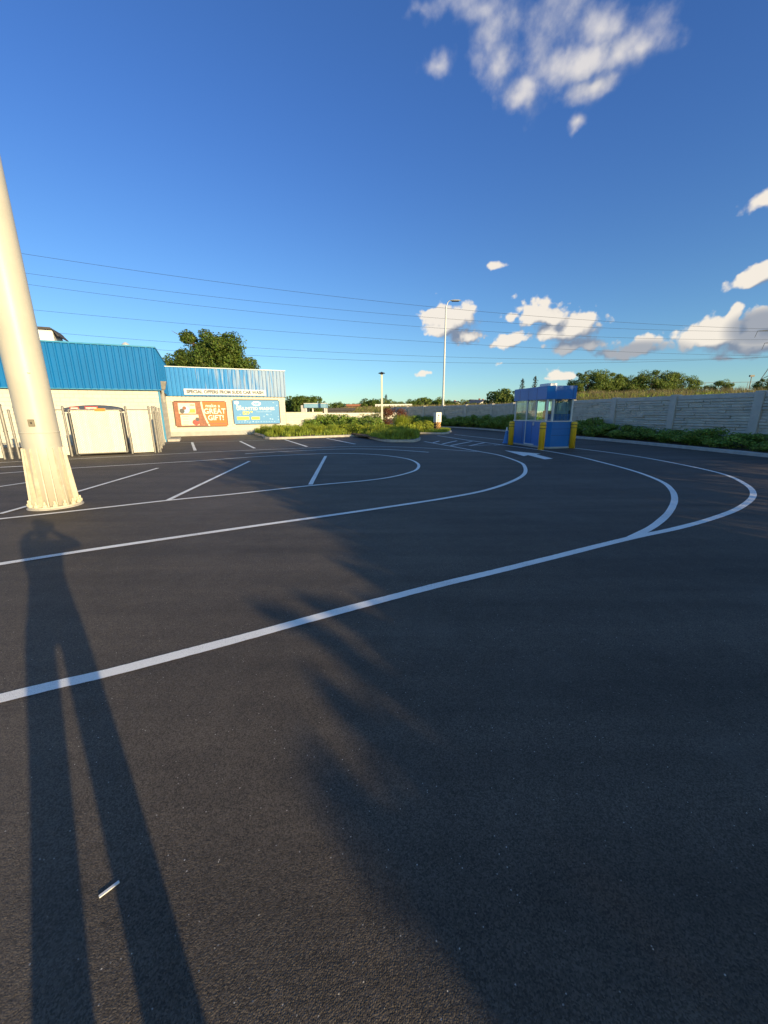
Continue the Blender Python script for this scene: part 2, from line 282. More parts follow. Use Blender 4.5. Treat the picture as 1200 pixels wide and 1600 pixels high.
# ------------------------------------------------------------------ mesh builder
class MB:
    def __init__(s): s.v = []; s.f = []; s.n = 0
    def add(s, vs, fs):
        o = len(s.v); s.v += [tuple(v) for v in vs]; s.f += [tuple(i + o for i in f) for f in fs]; return s
    def box(s, c, size, rz=0.0, ry=0.0, rx=0.0, bev=0.0):
        a, b, h = [q / 2 for q in size]; mt = Matrix.Translation(c) @ Matrix.Rotation(rz, 4, 'Z') @ Matrix.Rotation(ry, 4, 'Y') @ Matrix.Rotation(rx, 4, 'X')
        if bev:
            vs = []; e = bev
            for z, k in ((-h, 1), (-h + e, 0), (h - e, 0), (h, 1)):
                i = e * k; ii = e * (1 - k)
                A, B = a - i, b - i; ch = e * .8
                vs += [(-A + ch, -B, z), (A - ch, -B, z), (A, -B + ch, z), (A, B - ch, z), (A - ch, B, z), (-A + ch, B, z), (-A, B - ch, z), (-A, -B + ch, z)]
            fs = [tuple(range(7, -1, -1)), tuple(range(24, 32))]
            for k in range(3):
                for j in range(8): fs.append((k * 8 + j, k * 8 + (j + 1) % 8, k * 8 + 8 + (j + 1) % 8, k * 8 + 8 + j))
        else:
            vs = [(x, y, z) for z in (-h, h) for x, y in ((-a, -b), (a, -b), (a, b), (-a, b))]
            fs = [(3, 2, 1, 0), (4, 5, 6, 7), (0, 1, 5, 4), (1, 2, 6, 5), (2, 3, 7, 6), (3, 0, 4, 7)]
        return s.add([mt @ Vector(v) for v in vs], fs)
    def b2(s, x0, x1, y0, y1, z0, z1, bev=0.0):
        return s.box(((x0 + x1) / 2, (y0 + y1) / 2, (z0 + z1) / 2), (x1 - x0, y1 - y0, z1 - z0), bev=bev)
    def tube(s, p0, p1, r0, r1=None, n=10, cap=True):
        p0, p1 = Vector(p0), Vector(p1); r1 = r0 if r1 is None else r1
        q = (p1 - p0).to_track_quat('Z', 'Y'); vs = []
        for p, r in ((p0, r0), (p1, r1)):
            for i in range(n):
                a = 2 * math.pi * i / n; vs.append(p + q @ Vector((r * math.cos(a), r * math.sin(a), 0)))
        fs = [(i, (i + 1) % n, n + (i + 1) % n, n + i) for i in range(n)]
        if cap: fs += [tuple(range(n - 1, -1, -1)), tuple(range(n, 2 * n))]
        return s.add(vs, fs)
    def path(s, pts, r, n=6):
        for a, b in zip(pts[:-1], pts[1:]): s.tube(a, b, r, r, n, cap=False)
        return s
    def lathe(s, prof, c=(0, 0, 0), n=24):
        vs = []; 
        for r, z in prof:
            for i in range(n):
                a = 2 * math.pi * i / n; vs.append((c[0] + r * math.cos(a), c[1] + r * math.sin(a), c[2] + z))
        fs = []
        for k in range(len(prof) - 1):
            for i in range(n): fs.append((k * n + i, k * n + (i + 1) % n, (k + 1) * n + (i + 1) % n, (k + 1) * n + i))
        fs += [tuple(range(n - 1, -1, -1)), tuple(range((len(prof) - 1) * n, len(prof) * n))]
        return s.add(vs, fs)
    def prism(s, poly, z0, z1):
        n = len(poly); vs = [(p[0], p[1], z0) for p in poly] + [(p[0], p[1], z1) for p in poly]
        return s.add(vs, [tuple(range(n - 1, -1, -1)), tuple(range(n, 2 * n))] + [(i, (i + 1) % n, n + (i + 1) % n, n + i) for i in range(n)])
    def build(s, name, m, parent=None, loc=None, rz=0.0, smooth=False):
        me = bpy.data.meshes.new(name); me.from_pydata(s.v, [], s.f); me.materials.append(m); me.update()
        if smooth:
            for p in me.polygons: p.use_smooth = True
        o = bpy.data.objects.new(name, me); COL.objects.link(o)
        if parent: o.parent = parent
        if loc is not None: o.location = loc
        o.rotation_euler.z = rz
        return o
def tag(o, label=None, cat=None, group=None, kind=None):
    if label: o['label'] = label
    if cat: o['category'] = cat
    if group: o['group'] = group
    if kind: o['kind'] = kind
    return o
def empty(name, loc, rz=0.0):
    o = bpy.data.objects.new(name, None); COL.objects.link(o); o.location = loc; o.rotation_euler.z = rz; o.empty_display_size = .2; return o
def copy_tree(o, parent=None):
    c = o.copy(); COL.objects.link(c)
    if parent: c.parent = parent
    for ch in [x for x in COL.objects if x.parent == o]: copy_tree(ch, c)
    return c
def ordinal(n):
    w = ['first', 'second', 'third', 'fourth', 'fifth', 'sixth', 'seventh', 'eighth', 'ninth', 'tenth', 'eleventh', 'twelfth', 'thirteenth', 'fourteenth', 'fifteenth', 'sixteenth', 'seventeenth', 'eighteenth', 'nineteenth']
    if n < 19: return w[n]
    t = {2: 'twenty', 3: 'thirty', 4: 'forty', 5: 'fifty'}[(n + 1) // 10]; u = (n + 1) % 10
    return (t + '-' + w[u - 1]) if u else {2: 'twentieth', 3: 'thirtieth', 4: 'fortieth', 5: 'fiftieth'}[(n + 1) // 10]
def crom(P, k=8):
    out = []; n = len(P)
    for i in range(n - 1):
        p0, p1, p2, p3 = P[max(i - 1, 0)], P[i], P[i + 1], P[min(i + 2, n - 1)]
        for j in range(k):
            t = j / k; out.append(.5 * ((2 * p1) + (p2 - p0) * t + (2 * p0 - 5 * p1 + 4 * p2 - p3) * t * t + (3 * p1 - p0 - 3 * p2 + p3) * t ** 3))
    out.append(P[-1]); return out
def text_part(s, size, m, parent, loc, name, depth=.008, bold=.0, align='CENTER', sx=1.0):
    c = bpy.data.curves.new('t', 'FONT'); c.body = s; c.size = size; c.extrude = depth / 2; c.offset = bold; c.align_x = align; c.align_y = 'CENTER'; c.resolution_u = 3
    o = bpy.data.objects.new('t', c); COL.objects.link(o); dg = bpy.context.evaluated_depsgraph_get()
    me = bpy.data.meshes.new_from_object(o.evaluated_get(dg)); bpy.data.objects.remove(o)
    me.transform(Matrix.Rotation(R(90), 4, 'X') @ Matrix.Scale(sx, 4, (1, 0, 0))); me.materials.clear(); me.materials.append(m)
    q = bpy.data.objects.new(name, me); COL.objects.link(q); q.parent = parent; q.location = loc; return q

# ------------------------------------------------------------------ ground
g = MB(); g.add([(-1500, -400, -.02), (1500, -400, -.02), (1500, 2500, -.02), (-1500, 2500, -.02)], [(0, 1, 2, 3)])
tag(g.build('ground', MA['field']), kind='structure')
WALLP = [Vector(p) for p in ((17.6, 5.0), (16.75, 8.6), (15.9, 12.3), (15.03, 15.87), (14.22, 19.4), (13.4, 22.95), (12.6, 26.5), (11.8, 30.05), (11.0, 33.6), (10.2, 37.2), (8.4, 40.35), (6.6, 43.5), (4.8, 46.7), (3.0, 49.85), (1.2, 53.0))]
lot = [(-60, -30), (26, -30), (17.6, 5.0)] + [tuple(p) for p in WALLP[3:]] + [(0, 75), (-60, 75)]
g = MB(); g.add([(x, y, 0) for x, y in lot], [tuple(range(len(lot)))])
tag(g.build('asphalt_lot', MA['asphalt']), kind='structure')

# painted lines, each traced on the ground itself
zi = [0]
def line(pts, w=.10, smooth=True, name='lane_line'):
    P = [G(x, y) for x, y in pts]
    if smooth and len(P) > 2: P = crom(P, 8)
    z = .004 + .0013 * (zi[0] % 12); zi[0] += 1
    Q = []
    for a, b in zip(P[:-1], P[1:]):
        m = max(1, int((b - a).length / (.03 if a.y < 6 else .15))); Q += [a.lerp(b, i / m) for i in range(m)]
    P = Q + [P[-1]]; vs = []; fs = []
    for i, p in enumerate(P):
        a = P[max(i - 1, 0)]; b = P[min(i + 1, len(P) - 1)]; d = (b - a); d.z = 0; d.normalize(); nrm = Vector((-d.y, d.x, 0)) * w / 2
        e0, e1 = 1 + random.gauss(0, .018) + .03 * math.sin(i * .21), 1 + random.gauss(0, .018) + .03 * math.sin(i * .17 + 2)
        vs += [(p.x + nrm.x * e0, p.y + nrm.y * e0, z), (p.x - nrm.x * e1, p.y - nrm.y * e1, z)]
        if i: fs.append((2 * i - 2, 2 * i - 1, 2 * i + 1, 2 * i))
    o = MB().add(vs, fs).build(name, MA['paint']); tag(o, kind='structure'); return o
line([(-120, 1122), (0, 1092), (90, 1070), (180, 1049), (360, 1002), (480, 969), (580, 942), (700, 911), (800, 887), (900, 862), (985, 841), (1060, 825), (1120, 808), (1160, 791), (1177, 773), (1165, 757), (1130, 741), (1070, 727), (1000, 714), (940, 705.5), (895, 700), (850, 694.5), (787, 687.5), (710, 679)], .095)
line([(985, 841), (1020, 823), (1045, 801), (1054, 780), (1048, 764), (1030, 751), (990, 736), (940, 722.5), (900, 713), (848, 703.8), (800, 697.3), (774, 693.6), (733, 688.2), (683, 680.5)], .10)
line([(-60, 892), (0, 882), (100, 866), (200, 851), (300, 836.5), (400, 822), (500, 808), (600, 793.5), (700, 778), (760, 766), (800, 752.5), (819, 741), (820, 730), (811, 722), (780, 711.5), (748, 705.5), (705, 697.5), (663, 690)], .10)
line([(-60, 725), (0, 723), (60, 720), (112, 717.5), (250, 710.5), (360, 705), (500, 699.5), (568, 697.5), (652, 699.6), (703, 703), (745, 706)], .08)
line([(-60, 743), (0, 740), (112, 732), (240, 724.5), (333, 718.8), (400, 714), (485, 709.8), (527, 708.7), (577, 710), (610, 713), (639, 718), (653, 725), (652, 733), (639, 739), (610, 746), (568, 751.7), (483, 759.5), (360, 773), (267, 782), (125, 798), (0, 811.5), (-60, 818)], .085)
line([(383, 709.4), (460, 705), (547, 701.7), (610, 703), (670, 707)], .10)
line([(263, 782), (390, 721)], .09, name='stall_line'); line([(485, 758), (509, 713)], .10, name='stall_line')
line([(247, 732), (125, 768), (46, 791), (0, 804)], .09, name='stall_line'); line([(42, 755), (-40, 767)], .09, name='stall_line')
line([(0, 731), (40, 729)], .16, name='stall_line')
for a, b in (((300, 691.5), (305, 704.5)), ((375, 689.5), (398, 700.5)), ((445, 687), (480, 698)), ((510, 685), (555, 694))): line([a, b], .12, name='stall_line')
line([(258, 692.7), (300, 691.3), (420, 687.8)], .07, False, 'stall_line')
for a, b in (((674.7, 692.5), (686.6, 689.3)), ((691, 694), (713.7, 689)), ((704, 696.5), (737.5, 690)), ((733, 697), (757, 692)), ((772, 696), (785, 695))): line([a, b], .11, name='hatch_line')
line([(703, 697.4), (735, 697), (770, 695.4), (797, 696.5)], .06, False, 'hatch_line')
ap = [G(x, y) for x, y in ((788.5, 704), (818.5, 713), (825, 711.3), (851, 718), (864, 716.8), (838, 710.2), (845, 709.2))]
tag(MB().add([(p.x, p.y, .006) for p in ap], [tuple(range(len(ap)))]).build('painted_arrow', MA['paint']), kind='structure')

# ------------------------------------------------------------------ kerbs and beds
def kerb(P, name, w=.16, h=.13, closed=False, seg=2.4):
    mb = MB(); n = len(P); prof = [(0, 0), (.02, h - .025), (.045, h), (w, h), (w, 0)]
    vs = []; fs = []; acc = 0
    for i, p in enumerate(P):
        a = P[(i - 1) % n] if (closed or i) else p; b = P[(i + 1) % n] if (closed or i < n - 1) else p
        d = (b - a).normalized(); nr = Vector((-d.y, d.x))
        for u, z in prof: vs.append((p.x + nr.x * u, p.y + nr.y * u, z + random.uniform(-.003, .003)))
    k = len(prof)
    for i in range(n if closed else n - 1):
        j = (i + 1) % n
        for q in range(k - 1): fs.append((i * k + q, j * k + q, j * k + q + 1, i * k + q + 1))
    mb.add(vs, fs)
    return mb.build(name, MA['concrete'])
def dens2(P, step=.6):
    out = []
    for a, b in zip(P[:-1], P[1:]):
        m = max(1, int((b - a).length / step)); out += [a.lerp(b, i / m) for i in range(m)]
    return out + [P[-1]]
v2 = lambda v: Vector((v.x, v.y))
kp = [Vector((15.0, 2.0)), Vector((13.9, 8.0)), Vector((13.1, 12.0)), Vector((12.85, 14.3)), Vector((12.5, 17.3)), Vector((12.0, 20.5)), Vector((11.4, 23.4)), Vector((10.75, 27.0)), Vector((10.0, 31.0)), Vector((9.1, 35.0)), Vector((7.9, 38.6)), Vector((6.3, 41.6)), Vector((3.5, 45.5)), Vector((1.0, 48.5))]
kpt = dens2(crom(kp, 5), .8)
tag(kerb(kpt[::-1], 'kerb_strip', closed=False), kind='structure')   # reversed: the profile runs from the road face back
bedv = []; bf = []
kk = kpt
def wallx(y):
    for a, b in zip(WALLP[:-1], WALLP[1:]):
        if a.y <= y <= b.y: return a.x + (b.x - a.x) * (y - a.y) / (b.y - a.y)
    return WALLP[0].x + (WALLP[0].y - y) * .24 if y < WALLP[0].y else WALLP[-1].x
for i, p in enumerate(kk):
    bedv += [(p.x + .14, p.y + .03, .11), (max(p.x + .5, wallx(p.y)) + .3, p.y + .3, .16)]
    if i: bf.append((2 * i - 2, 2 * i, 2 * i + 1, 2 * i - 1)[::-1])
tag(MB().add(bedv, bf).build('planting_bed', MA['soil']), kind='structure')

# ------------------------------------------------------------------ precast stone wall
wl = empty('stone_wall', (14.2, 19.4, 0)); tag(wl, 'long grey precast stone-pattern wall with square posts behind the hedge', 'wall')
HW = 2.25
for i, p in enumerate(WALLP):
    a = WALLP[max(i - 1, 0)]; b = WALLP[min(i + 1, len(WALLP) - 1)]; d = (b - a); ang = math.atan2(d.y, d.x)
    MB().box((p.x - 14.2, p.y - 19.4, HW / 2 + .02), (.34, .34, HW + .06), ang, bev=.02).build('post', MA['post'], wl)
for i in range(len(WALLP) - 1):
    a, b = WALLP[i], WALLP[i + 1]; d = b - a; Ln = d.length; ang = math.atan2(d.y, d.x); mid = (a + b) / 2 - Vector((14.2, 19.4))
    mb = MB(); x0, x1 = -Ln / 2 + .17, Ln / 2 - .17
    mb.b2(x0, x1, -.05, .05, 0, HW - .2)
    z = .02; rows = 17; rh = (HW - .24) / rows
    for r in range(rows):
        x = x0
        while x < x1 - .01:
            w = random.choice((.35, .5, .7, .95, 1.3)) * random.uniform(.85, 1.15); w = min(w, x1 - x)
            if x1 - x - w < .12: w = x1 - x
            dp = random.uniform(.05, .12)
            for sgn in (1, -1): mb.box((x + w / 2, sgn * (dp / 2 + .02), z + rh / 2), (w - .014, dp, rh - .022), rx=random.uniform(-.07, .07), bev=.012)
            x += w
        z += rh
    o = mb.build('panel', MA['stone'], wl, (mid.x, mid.y, 0), ang)
    MB().b2(x0, x1, -.11, .11, HW - .2, HW, bev=.012).build('cap', MA['post'], wl, (mid.x, mid.y, 0), ang)

# ------------------------------------------------------------------ foliage tools
def leaves(P, Nrm, size, aspect=.55, jitter=.8):
    """numpy: a bent leaf-clump quad at each point"""
    n = len(P); Z = Nrm + np.random.normal(0, jitter, (n, 3)); Z /= np.linalg.norm(Z, axis=1)[:, None] + 1e-9
    A = np.random.normal(0, 1, (n, 3)); A -= (A * Z).sum(1)[:, None] * Z; A /= np.linalg.norm(A, axis=1)[:, None] + 1e-9
    B = np.cross(Z, A); s = size * np.random.uniform(.6, 1.35, n)
    l = (s / 2)[:, None]; w = (s * aspect / 2)[:, None]
    V = np.stack([P - A * l, P + B * w + Z * w * .25 - A * l * .1, P + A * l, P - B * w + Z * w * .25 + A * l * .1], 1).reshape(-1, 3)
    return V
def np_mesh(name, V, k=4):
    me = bpy.data.meshes.new(name); n = len(V); f = n // k
    me.vertices.add(n); me.vertices.foreach_set('co', V.astype(np.float32).ravel())
    me.loops.add(n); me.loops.foreach_set('vertex_index', np.arange(n, dtype=np.int32))
    me.polygons.add(f); me.polygons.foreach_set('loop_start', np.arange(0, n, k, dtype=np.int32)); me.polygons.foreach_set('loop_total', np.full(f, k, dtype=np.int32))
    me.update(calc_edges=True); return me
def crown_pts(n, rx, ry, rz, clumps=40, cr=.28, flat=.0, shell=.55):
    u = np.random.normal(0, 1, (clumps, 3)); u /= np.linalg.norm(u, axis=1)[:, None]
    u *= (np.random.uniform(shell, 1, clumps) ** .6)[:, None]
    u[:, 2] = np.where(u[:, 2] < 0, u[:, 2] * (1 - flat), u[:, 2])
    rr = cr * np.random.uniform(.6, 1.35, clumps)
    idx = np.random.randint(0, clumps, n); q = np.random.normal(0, 1, (n, 3)); q /= np.linalg.norm(q, axis=1)[:, None]
    q2 = q * (np.random.uniform(.25, 1, n) ** .45)[:, None] * rr[idx][:, None]
    P = (u[idx] + q2) * np.array([rx, ry, rz]); return P, q + u[idx] * .5 + np.array([0, 0, .35])
def leafobj(name, V, m, parent, loc=(0, 0, 0)):
    me = np_mesh(name, V); me.materials.append(m); o = bpy.data.objects.new(name, me); COL.objects.link(o); o.parent = parent; o.location = loc; return o
def make_tree(name, h, rx, rz, n, size, m, trunk_h=None, clumps=45, cr=.27, flat=.3, tr=.12, shell=.5):
    root = empty(name, (0, 0, 0)); cz = h - rz
    P, Nn = crown_pts(n, rx, rx, rz, clumps, cr, flat, shell); P[:, 2] += cz
    # a few stray twigs past the crown
    V = leaves(P, Nn, size); leafobj('crown', V, m, root)
    mb = MB(); top = cz + rz * .5; mb.tube((0, 0, -.2), (0, 0, cz - rz * .3), tr, tr * .7, 8); mb.tube((0, 0, cz - rz * .3), (.1, 0, top), tr * .7, tr * .15, 7)
    for k in range(9):
        a = k * 2.4 + random.random(); z0 = cz - rz * .45 + k * rz * .12; rr = rx * random.uniform(.55, .85)
        p = Vector((0, 0, z0)); q = Vector((math.cos(a) * rr * .5, math.sin(a) * rr * .5, z0 + rz * .25)); s = Vector((math.cos(a) * rr, math.sin(a) * rr, z0 + rz * random.uniform(.3, .6)))
        mb.tube(p, q, tr * .45, tr * .25, 6); mb.tube(q, s, tr * .25, tr * .06, 5)
    mb.build('trunk', MA['bark'], root); return root
def make_conifer(name, h, r, n, size):
    root = empty(name, (0, 0, 0)); lev = int(h * 5); P = []; Nn = []
    for k in range(lev):
        t = k / lev; z = .5 + t * (h - .6); rr = r * (1 - t) ** .85 + .08; m_ = max(4, int(9 * (1 - t)) + 2)
        for j in range(m_):
            a = 2 * math.pi * (j + random.random() * .7) / m_; q = rr * random.uniform(.7, 1.1)
            for s in range(max(2, int(n / (lev * 7)))):
                u = random.random(); P.append((math.cos(a) * q * u + random.gauss(0, .06), math.sin(a) * q * u + random.gauss(0, .06), z - u * q * .28 + random.gauss(0, .13))); Nn.append((random.gauss(0, .5), random.gauss(0, .5), 1))
    leafobj('crown', leaves(np.array(P), np.array(Nn, float), size, .35), MA['conifer'], root)
    MB().tube((0, 0, 0), (0, 0, h), .12, .02, 6).build('trunk', MA['bark'], root); return root
def make_bush(name, rx, ry, h, n, size, m, clumps=22, cr=.38, lo=.0):
    P, Nn = crown_pts(n, rx, ry, h * .55, clumps, cr, .3, .45); P[:, 2] += h * .5; P[:, 2] = np.abs(P[:, 2]) + lo
    root = empty(name, (0, 0, 0)); leafobj('foliage', leaves(P, Nn, size), m, root)
    mb = MB()
    for k in range(5):
        a = k * 1.3; mb.tube((0, 0, 0), (math.cos(a) * rx * .5, math.sin(a) * ry * .5, h * .6), .018, .006, 5)
    mb.build('stem', MA['bark'], root); return root
def blades(n, area, h, w=.02, lean=.45, hm=None):
    """area(n) -> base points; thin bent blades as triangles pairs (quads)"""
    B = area(n); a = np.random.uniform(0, 2 * np.pi, n); hh = h * np.random.uniform(.55, 1.15, n) * (1 if hm is None else hm(B)); ln = np.random.uniform(.05, lean, n) * hh
    D = np.stack([np.cos(a), np.sin(a), np.zeros(n)], 1); S = np.stack([-np.sin(a), np.cos(a), np.zeros(n)], 1) * (w * np.random.uniform(.6, 1.4, n))[:, None]
    M1 = B + D * (ln * .35)[:, None]; M1[:, 2] += hh * .6; T = B + D * ln[:, None]; T[:, 2] += hh
    return np.stack([B - S, B + S, M1 + S * .8, M1 - S * .8, M1 - S * .8, M1 + S * .8, T + S * .15, T - S * .15], 1).reshape(-1, 3)
# ------------------------------------------------------------------ sign pole on the left
PC = G(88, 790); 
pl = empty('sign_pole', (PC.x, PC.y, 0), R(12)); tag(pl, 'thick cream painted steel pole with fluted bolted base beside the lane line', 'pole')
HP = 13.0; PR = .262
mb = MB(); mb.lathe([(PR, 0), (PR, .98), (PR * .995, 3), (PR * .94, HP)], n=48); mb.build('shaft', MA['cream'], pl, smooth=True)
mb = MB(); mb.lathe([(PR + .004, 1.26), (PR + .007, 1.265), (PR + .007, 1.275), (PR + .004, 1.28)], n=48); mb.build('weld_seam', MA['cream'], pl)
for k in range(8):                                            # folded stiffener plates, a channel each
    a = 2 * math.pi * (k + .5) / 8; c, s_ = math.cos(a), math.sin(a); mb = MB()
    for sg in (-1, 1):
        def P(r, u, z): return (c * r - s_ * u, s_ * r + c * u, z)
        u0 = sg * .058; t = .007
        vs = [P(PR - .03, u0 - t, .03), P(PR + .078, u0 - t, .03), P(PR + .018, u0 - t, 1.02), P(PR - .03, u0 - t, 1.02), P(PR - .03, u0 + t, .03), P(PR + .078, u0 + t, .03), P(PR + .018, u0 + t, 1.02), P(PR - .03, u0 + t, 1.02)]
        mb.add(vs, [(0, 1, 2, 3), (7, 6, 5, 4), (0, 4, 5, 1), (1, 5, 6, 2), (2, 6, 7, 3), (3, 7, 4, 0)])
    mb.build('stiffener', MA['creamdirt'], pl)
mb = MB(); mb.lathe([(PR + .03, .02), (PR + .112, .02), (PR + .116, .025), (PR + .116, .04), (PR + .112, .045), (PR - .02, .047)], n=40); mb.build('base_plate', MA['creamdirt'], pl)
mb = MB(); mb.lathe([(PR + .135, .0), (PR + .13, .012), (PR + .11, .02), (PR - .02, .022)], n=30); mb.build('grout_ring', MA['concrete'], pl)
for k in range(16):
    a = 2 * math.pi * k / 16 + .08
    r = PR + .085
    mb = MB(); x, y = math.cos(a) * r, math.sin(a) * r
    mb.lathe([(.034, .045), (.036, .05), (.036, .085), (.026, .09), (.018, .092), (.018, .135), (.012, .142)], (x, y, 0), 6 if False else 10); mb.build('bolt', MA['bolt'], pl, smooth=False)
# access cover, facing the camera
def onpole(px, py, name, m, w, h):
    ra = math.atan2(-PC.y, -PC.x); best = None
    r = ray(px, py); ln = math.hypot(r[0], r[1]); D = math.hypot(PC.x, PC.y); th = math.atan2(PC.x, PC.y) - math.atan2(r[0], r[1])
    off = D * math.sin(th); dd = D * math.cos(th) - math.sqrt(max(PR ** 2 - off ** 2, 0)); z = EYE + r[2] / ln * dd
    p = Vector((r[0] / ln * dd, r[1] / ln * dd, z)); nrm = Vector((p.x - PC.x, p.y - PC.y, 0)).normalized(); a = math.atan2(nrm.y, nrm.x) + R(90) - pl.rotation_euler.z
    lp = Matrix.Rotation(-pl.rotation_euler.z, 3, 'Z') @ (Vector((p.x, p.y, 0)) - Vector((PC.x, PC.y, 0)))
    return lp, z, a
lp, z, a = onpole(49, 661, 'c', None, 0, 0)
MB().box((0, 0, 0), (.085, .02, .115), bev=.006).build('cover_plate', mat('weathered_cover', (.22, .19, .14), .6, .2, 30), pl, (lp.x, lp.y, z), a)
MB().box((0, -.012, 0), (.022, .008, .03)).build('keyhole', MA['dark'], pl, (lp.x, lp.y, z), a)
lp, z, a = onpole(45, 583, 'c', None, 0, 0)
MB().lathe([(.022, 0), (.020, .01), (.008, .012)], n=10).build('plug', MA['creamdirt'], pl, (lp.x, lp.y, z), a)

# ------------------------------------------------------------------ car wash buildings
TH = math.atan(.47); CB, SB = math.cos(TH), math.sin(TH)
def face(px, py, O):
    """hit of a pixel's ray with the building face through O running along TH -> local x, z"""
    r = ray(px, py); n = Vector((-SB, CB)); t = (O.x * n.x + O.y * n.y) / (r[0] * n.x + r[1] * n.y)
    x, y = r[0] * t - O.x, r[1] * t - O.y; return x * CB + y * SB, EYE + r[2] * t
def cladding(mb, x0, x1, y, z0, z1, pitch=.30, d=.06):
    """vertical ribbed sheet in the XZ plane at y, outward is -y"""
    n = max(1, int(round((x1 - x0) / pitch))); p = (x1 - x0) / n; vs = []; xs = []
    for i in range(n):
        x = x0 + i * p
        for u, dd in ((0, 0), (.58, 0), (.68, d), (.90, d)): xs.append((x + u * p, y - dd))
    xs.append((x1, y))
    for x, yy in xs: vs += [(x, yy, z0), (x, yy, z1)]
    mb.add(vs, [(2 * i, 2 * i + 2, 2 * i + 3, 2 * i + 1) for i in range(len(xs) - 1)])
def cladding_side(mb, y0, y1, x, z0, z1, pitch=.30, d=.06):
    n = max(1, int(round((y1 - y0) / pitch))); p = (y1 - y0) / n; xs = []; vs = []
    for i in range(n):
        yv = y0 + i * p
        for u, dd in ((0, 0), (.58, 0), (.68, d), (.90, d)): xs.append((yv + u * p, x + dd))
    xs.append((y1, x))
    for yv, xx in xs: vs += [(xx, yv, z0), (xx, yv, z1)]
    mb.add(vs, [(2 * i, 2 * i + 2, 2 * i + 3, 2 * i + 1) for i in range(len(xs) - 1)])
OA = G(258, 691); LA = 24.0; ZA0, ZA1 = 2.86, 5.02
A = empty('car_wash_building', (OA.x, OA.y, 0), TH); tag(A, 'nearer cream block building with plain blue ribbed fascia behind the slatted fence', 'building')
MB().b2(-LA, 0, 0, 9, 0, ZA1 - .3).build('wall', MA['block'], A)
mb = MB(); cladding(mb, -LA, .12, -.16, ZA0, ZA1); cladding_side(mb, -.16, 9.1, .12, ZA0, ZA1)
mb.add([(-LA, -.16, ZA0), (.12, -.16, ZA0), (.12, .0, ZA0), (-LA, .0, ZA0), (0, 9, ZA0), (.12, 9, ZA0)], [(0, 1, 2, 3), (2, 1, 5, 4)])
mb.build('fascia', MA['corr'], A)
mb = MB(); mb.b2(-LA, .18, -.235, .02, ZA1, ZA1 + .07); mb.b2(.0, .2, .02, 9.1, ZA1, ZA1 + .07); mb.b2(-LA, .16, -.21, -.12, ZA0 - .03, ZA0 + .02); mb.build('trim', MA['bluetrim'], A)
MB().b2(-LA, -.0, .05, 9, ZA1 - .35, ZA1 - .25).build('roof', MA['roofgrey'], A)
mb = MB(); mb.b2(.003, .10, .02, .10, .02, ZA0 - .05); mb.build('downpipe', MA['bluetrim'], A)
mb = MB(); mb.add([(.14, .5, ZA0 + .05), (.34, .5, ZA0 + .05), (.34, .8, ZA0 + .05), (.14, .8, ZA0 + .05), (.14, .42, ZA0 + .5), (.46, .42, ZA0 + .5), (.46, .9, ZA0 + .5), (.14, .9, ZA0 + .5)], [(0, 1, 2, 3), (0, 1, 5, 4), (1, 2, 6, 5), (2, 3, 7, 6), (4, 5, 6, 7)]); mb.b2(.15, .27, .58, .70, 2.2, ZA0 + .05); mb.build('rain_hopper', MA['galv'], A)
MB().b2(-LA + .02, .05, -.03, -.002, 0, .16).build('plinth', MA['plinth'], A)
x, z = face(193, 543, OA)
mb = MB(); mb.lathe([(.09, 0), (.09, .35), (.17, .36), (.20, .55), (.06, .66)], (x, 1.0, ZA1 - .3), 12); mb.build('roof_vent', MA['grey'], A)
x, z = face(158, 545, OA); MB().lathe([(.04, 0), (.04, .30), (.12, .34), (.12, .40), (.03, .44)], (x, 1.2, ZA1 - .25), 10).build('roof_vent', MA['dark'], A)
x, z = face(68, 542, OA)
u = MB(); x -= .1; u.b2(x - 2.2, x + .35, 1.0, 2.6, ZA1 - .3, ZA1 + .75); u.build('rooftop_unit', MA['white'], A)
u = MB(); u.add([(x - 2.3, .85, ZA1 + .75), (x + .40, .85, ZA1 + .75), (x + .55, .85, ZA1 + .45), (x + .55, 2.7, ZA1 + .45), (x + .40, 2.7, ZA1 + .75), (x - 2.3, 2.7, ZA1 + .75), (x - 2.3, .85, ZA1 + .85), (x + .30, .85, ZA1 + .85), (x + .62, .85, ZA1 + .45), (x + .62, 2.7, ZA1 + .45), (x + .30, 2.7, ZA1 + .85), (x - 2.3, 2.7, ZA1 + .85)],
      [(0, 1, 7, 6), (1, 2, 8, 7), (6, 7, 10, 11), (7, 8, 9, 10), (2, 3, 9, 8), (0, 5, 4, 1), (1, 4, 3, 2), (5, 11, 10, 4), (4, 10, 9, 3)]); u.build('cowl', MA['roofdark'], A)
pad = G(270, 687); MB().b2(.12, .75, .3, 2.2, 0, .14, bev=.01).build('concrete_step', MA['concrete'], A)

OB = G(262, 682.3); 
xr, _ = face(446, 640, OB); ZB0, ZB1 = 2.80, 4.72
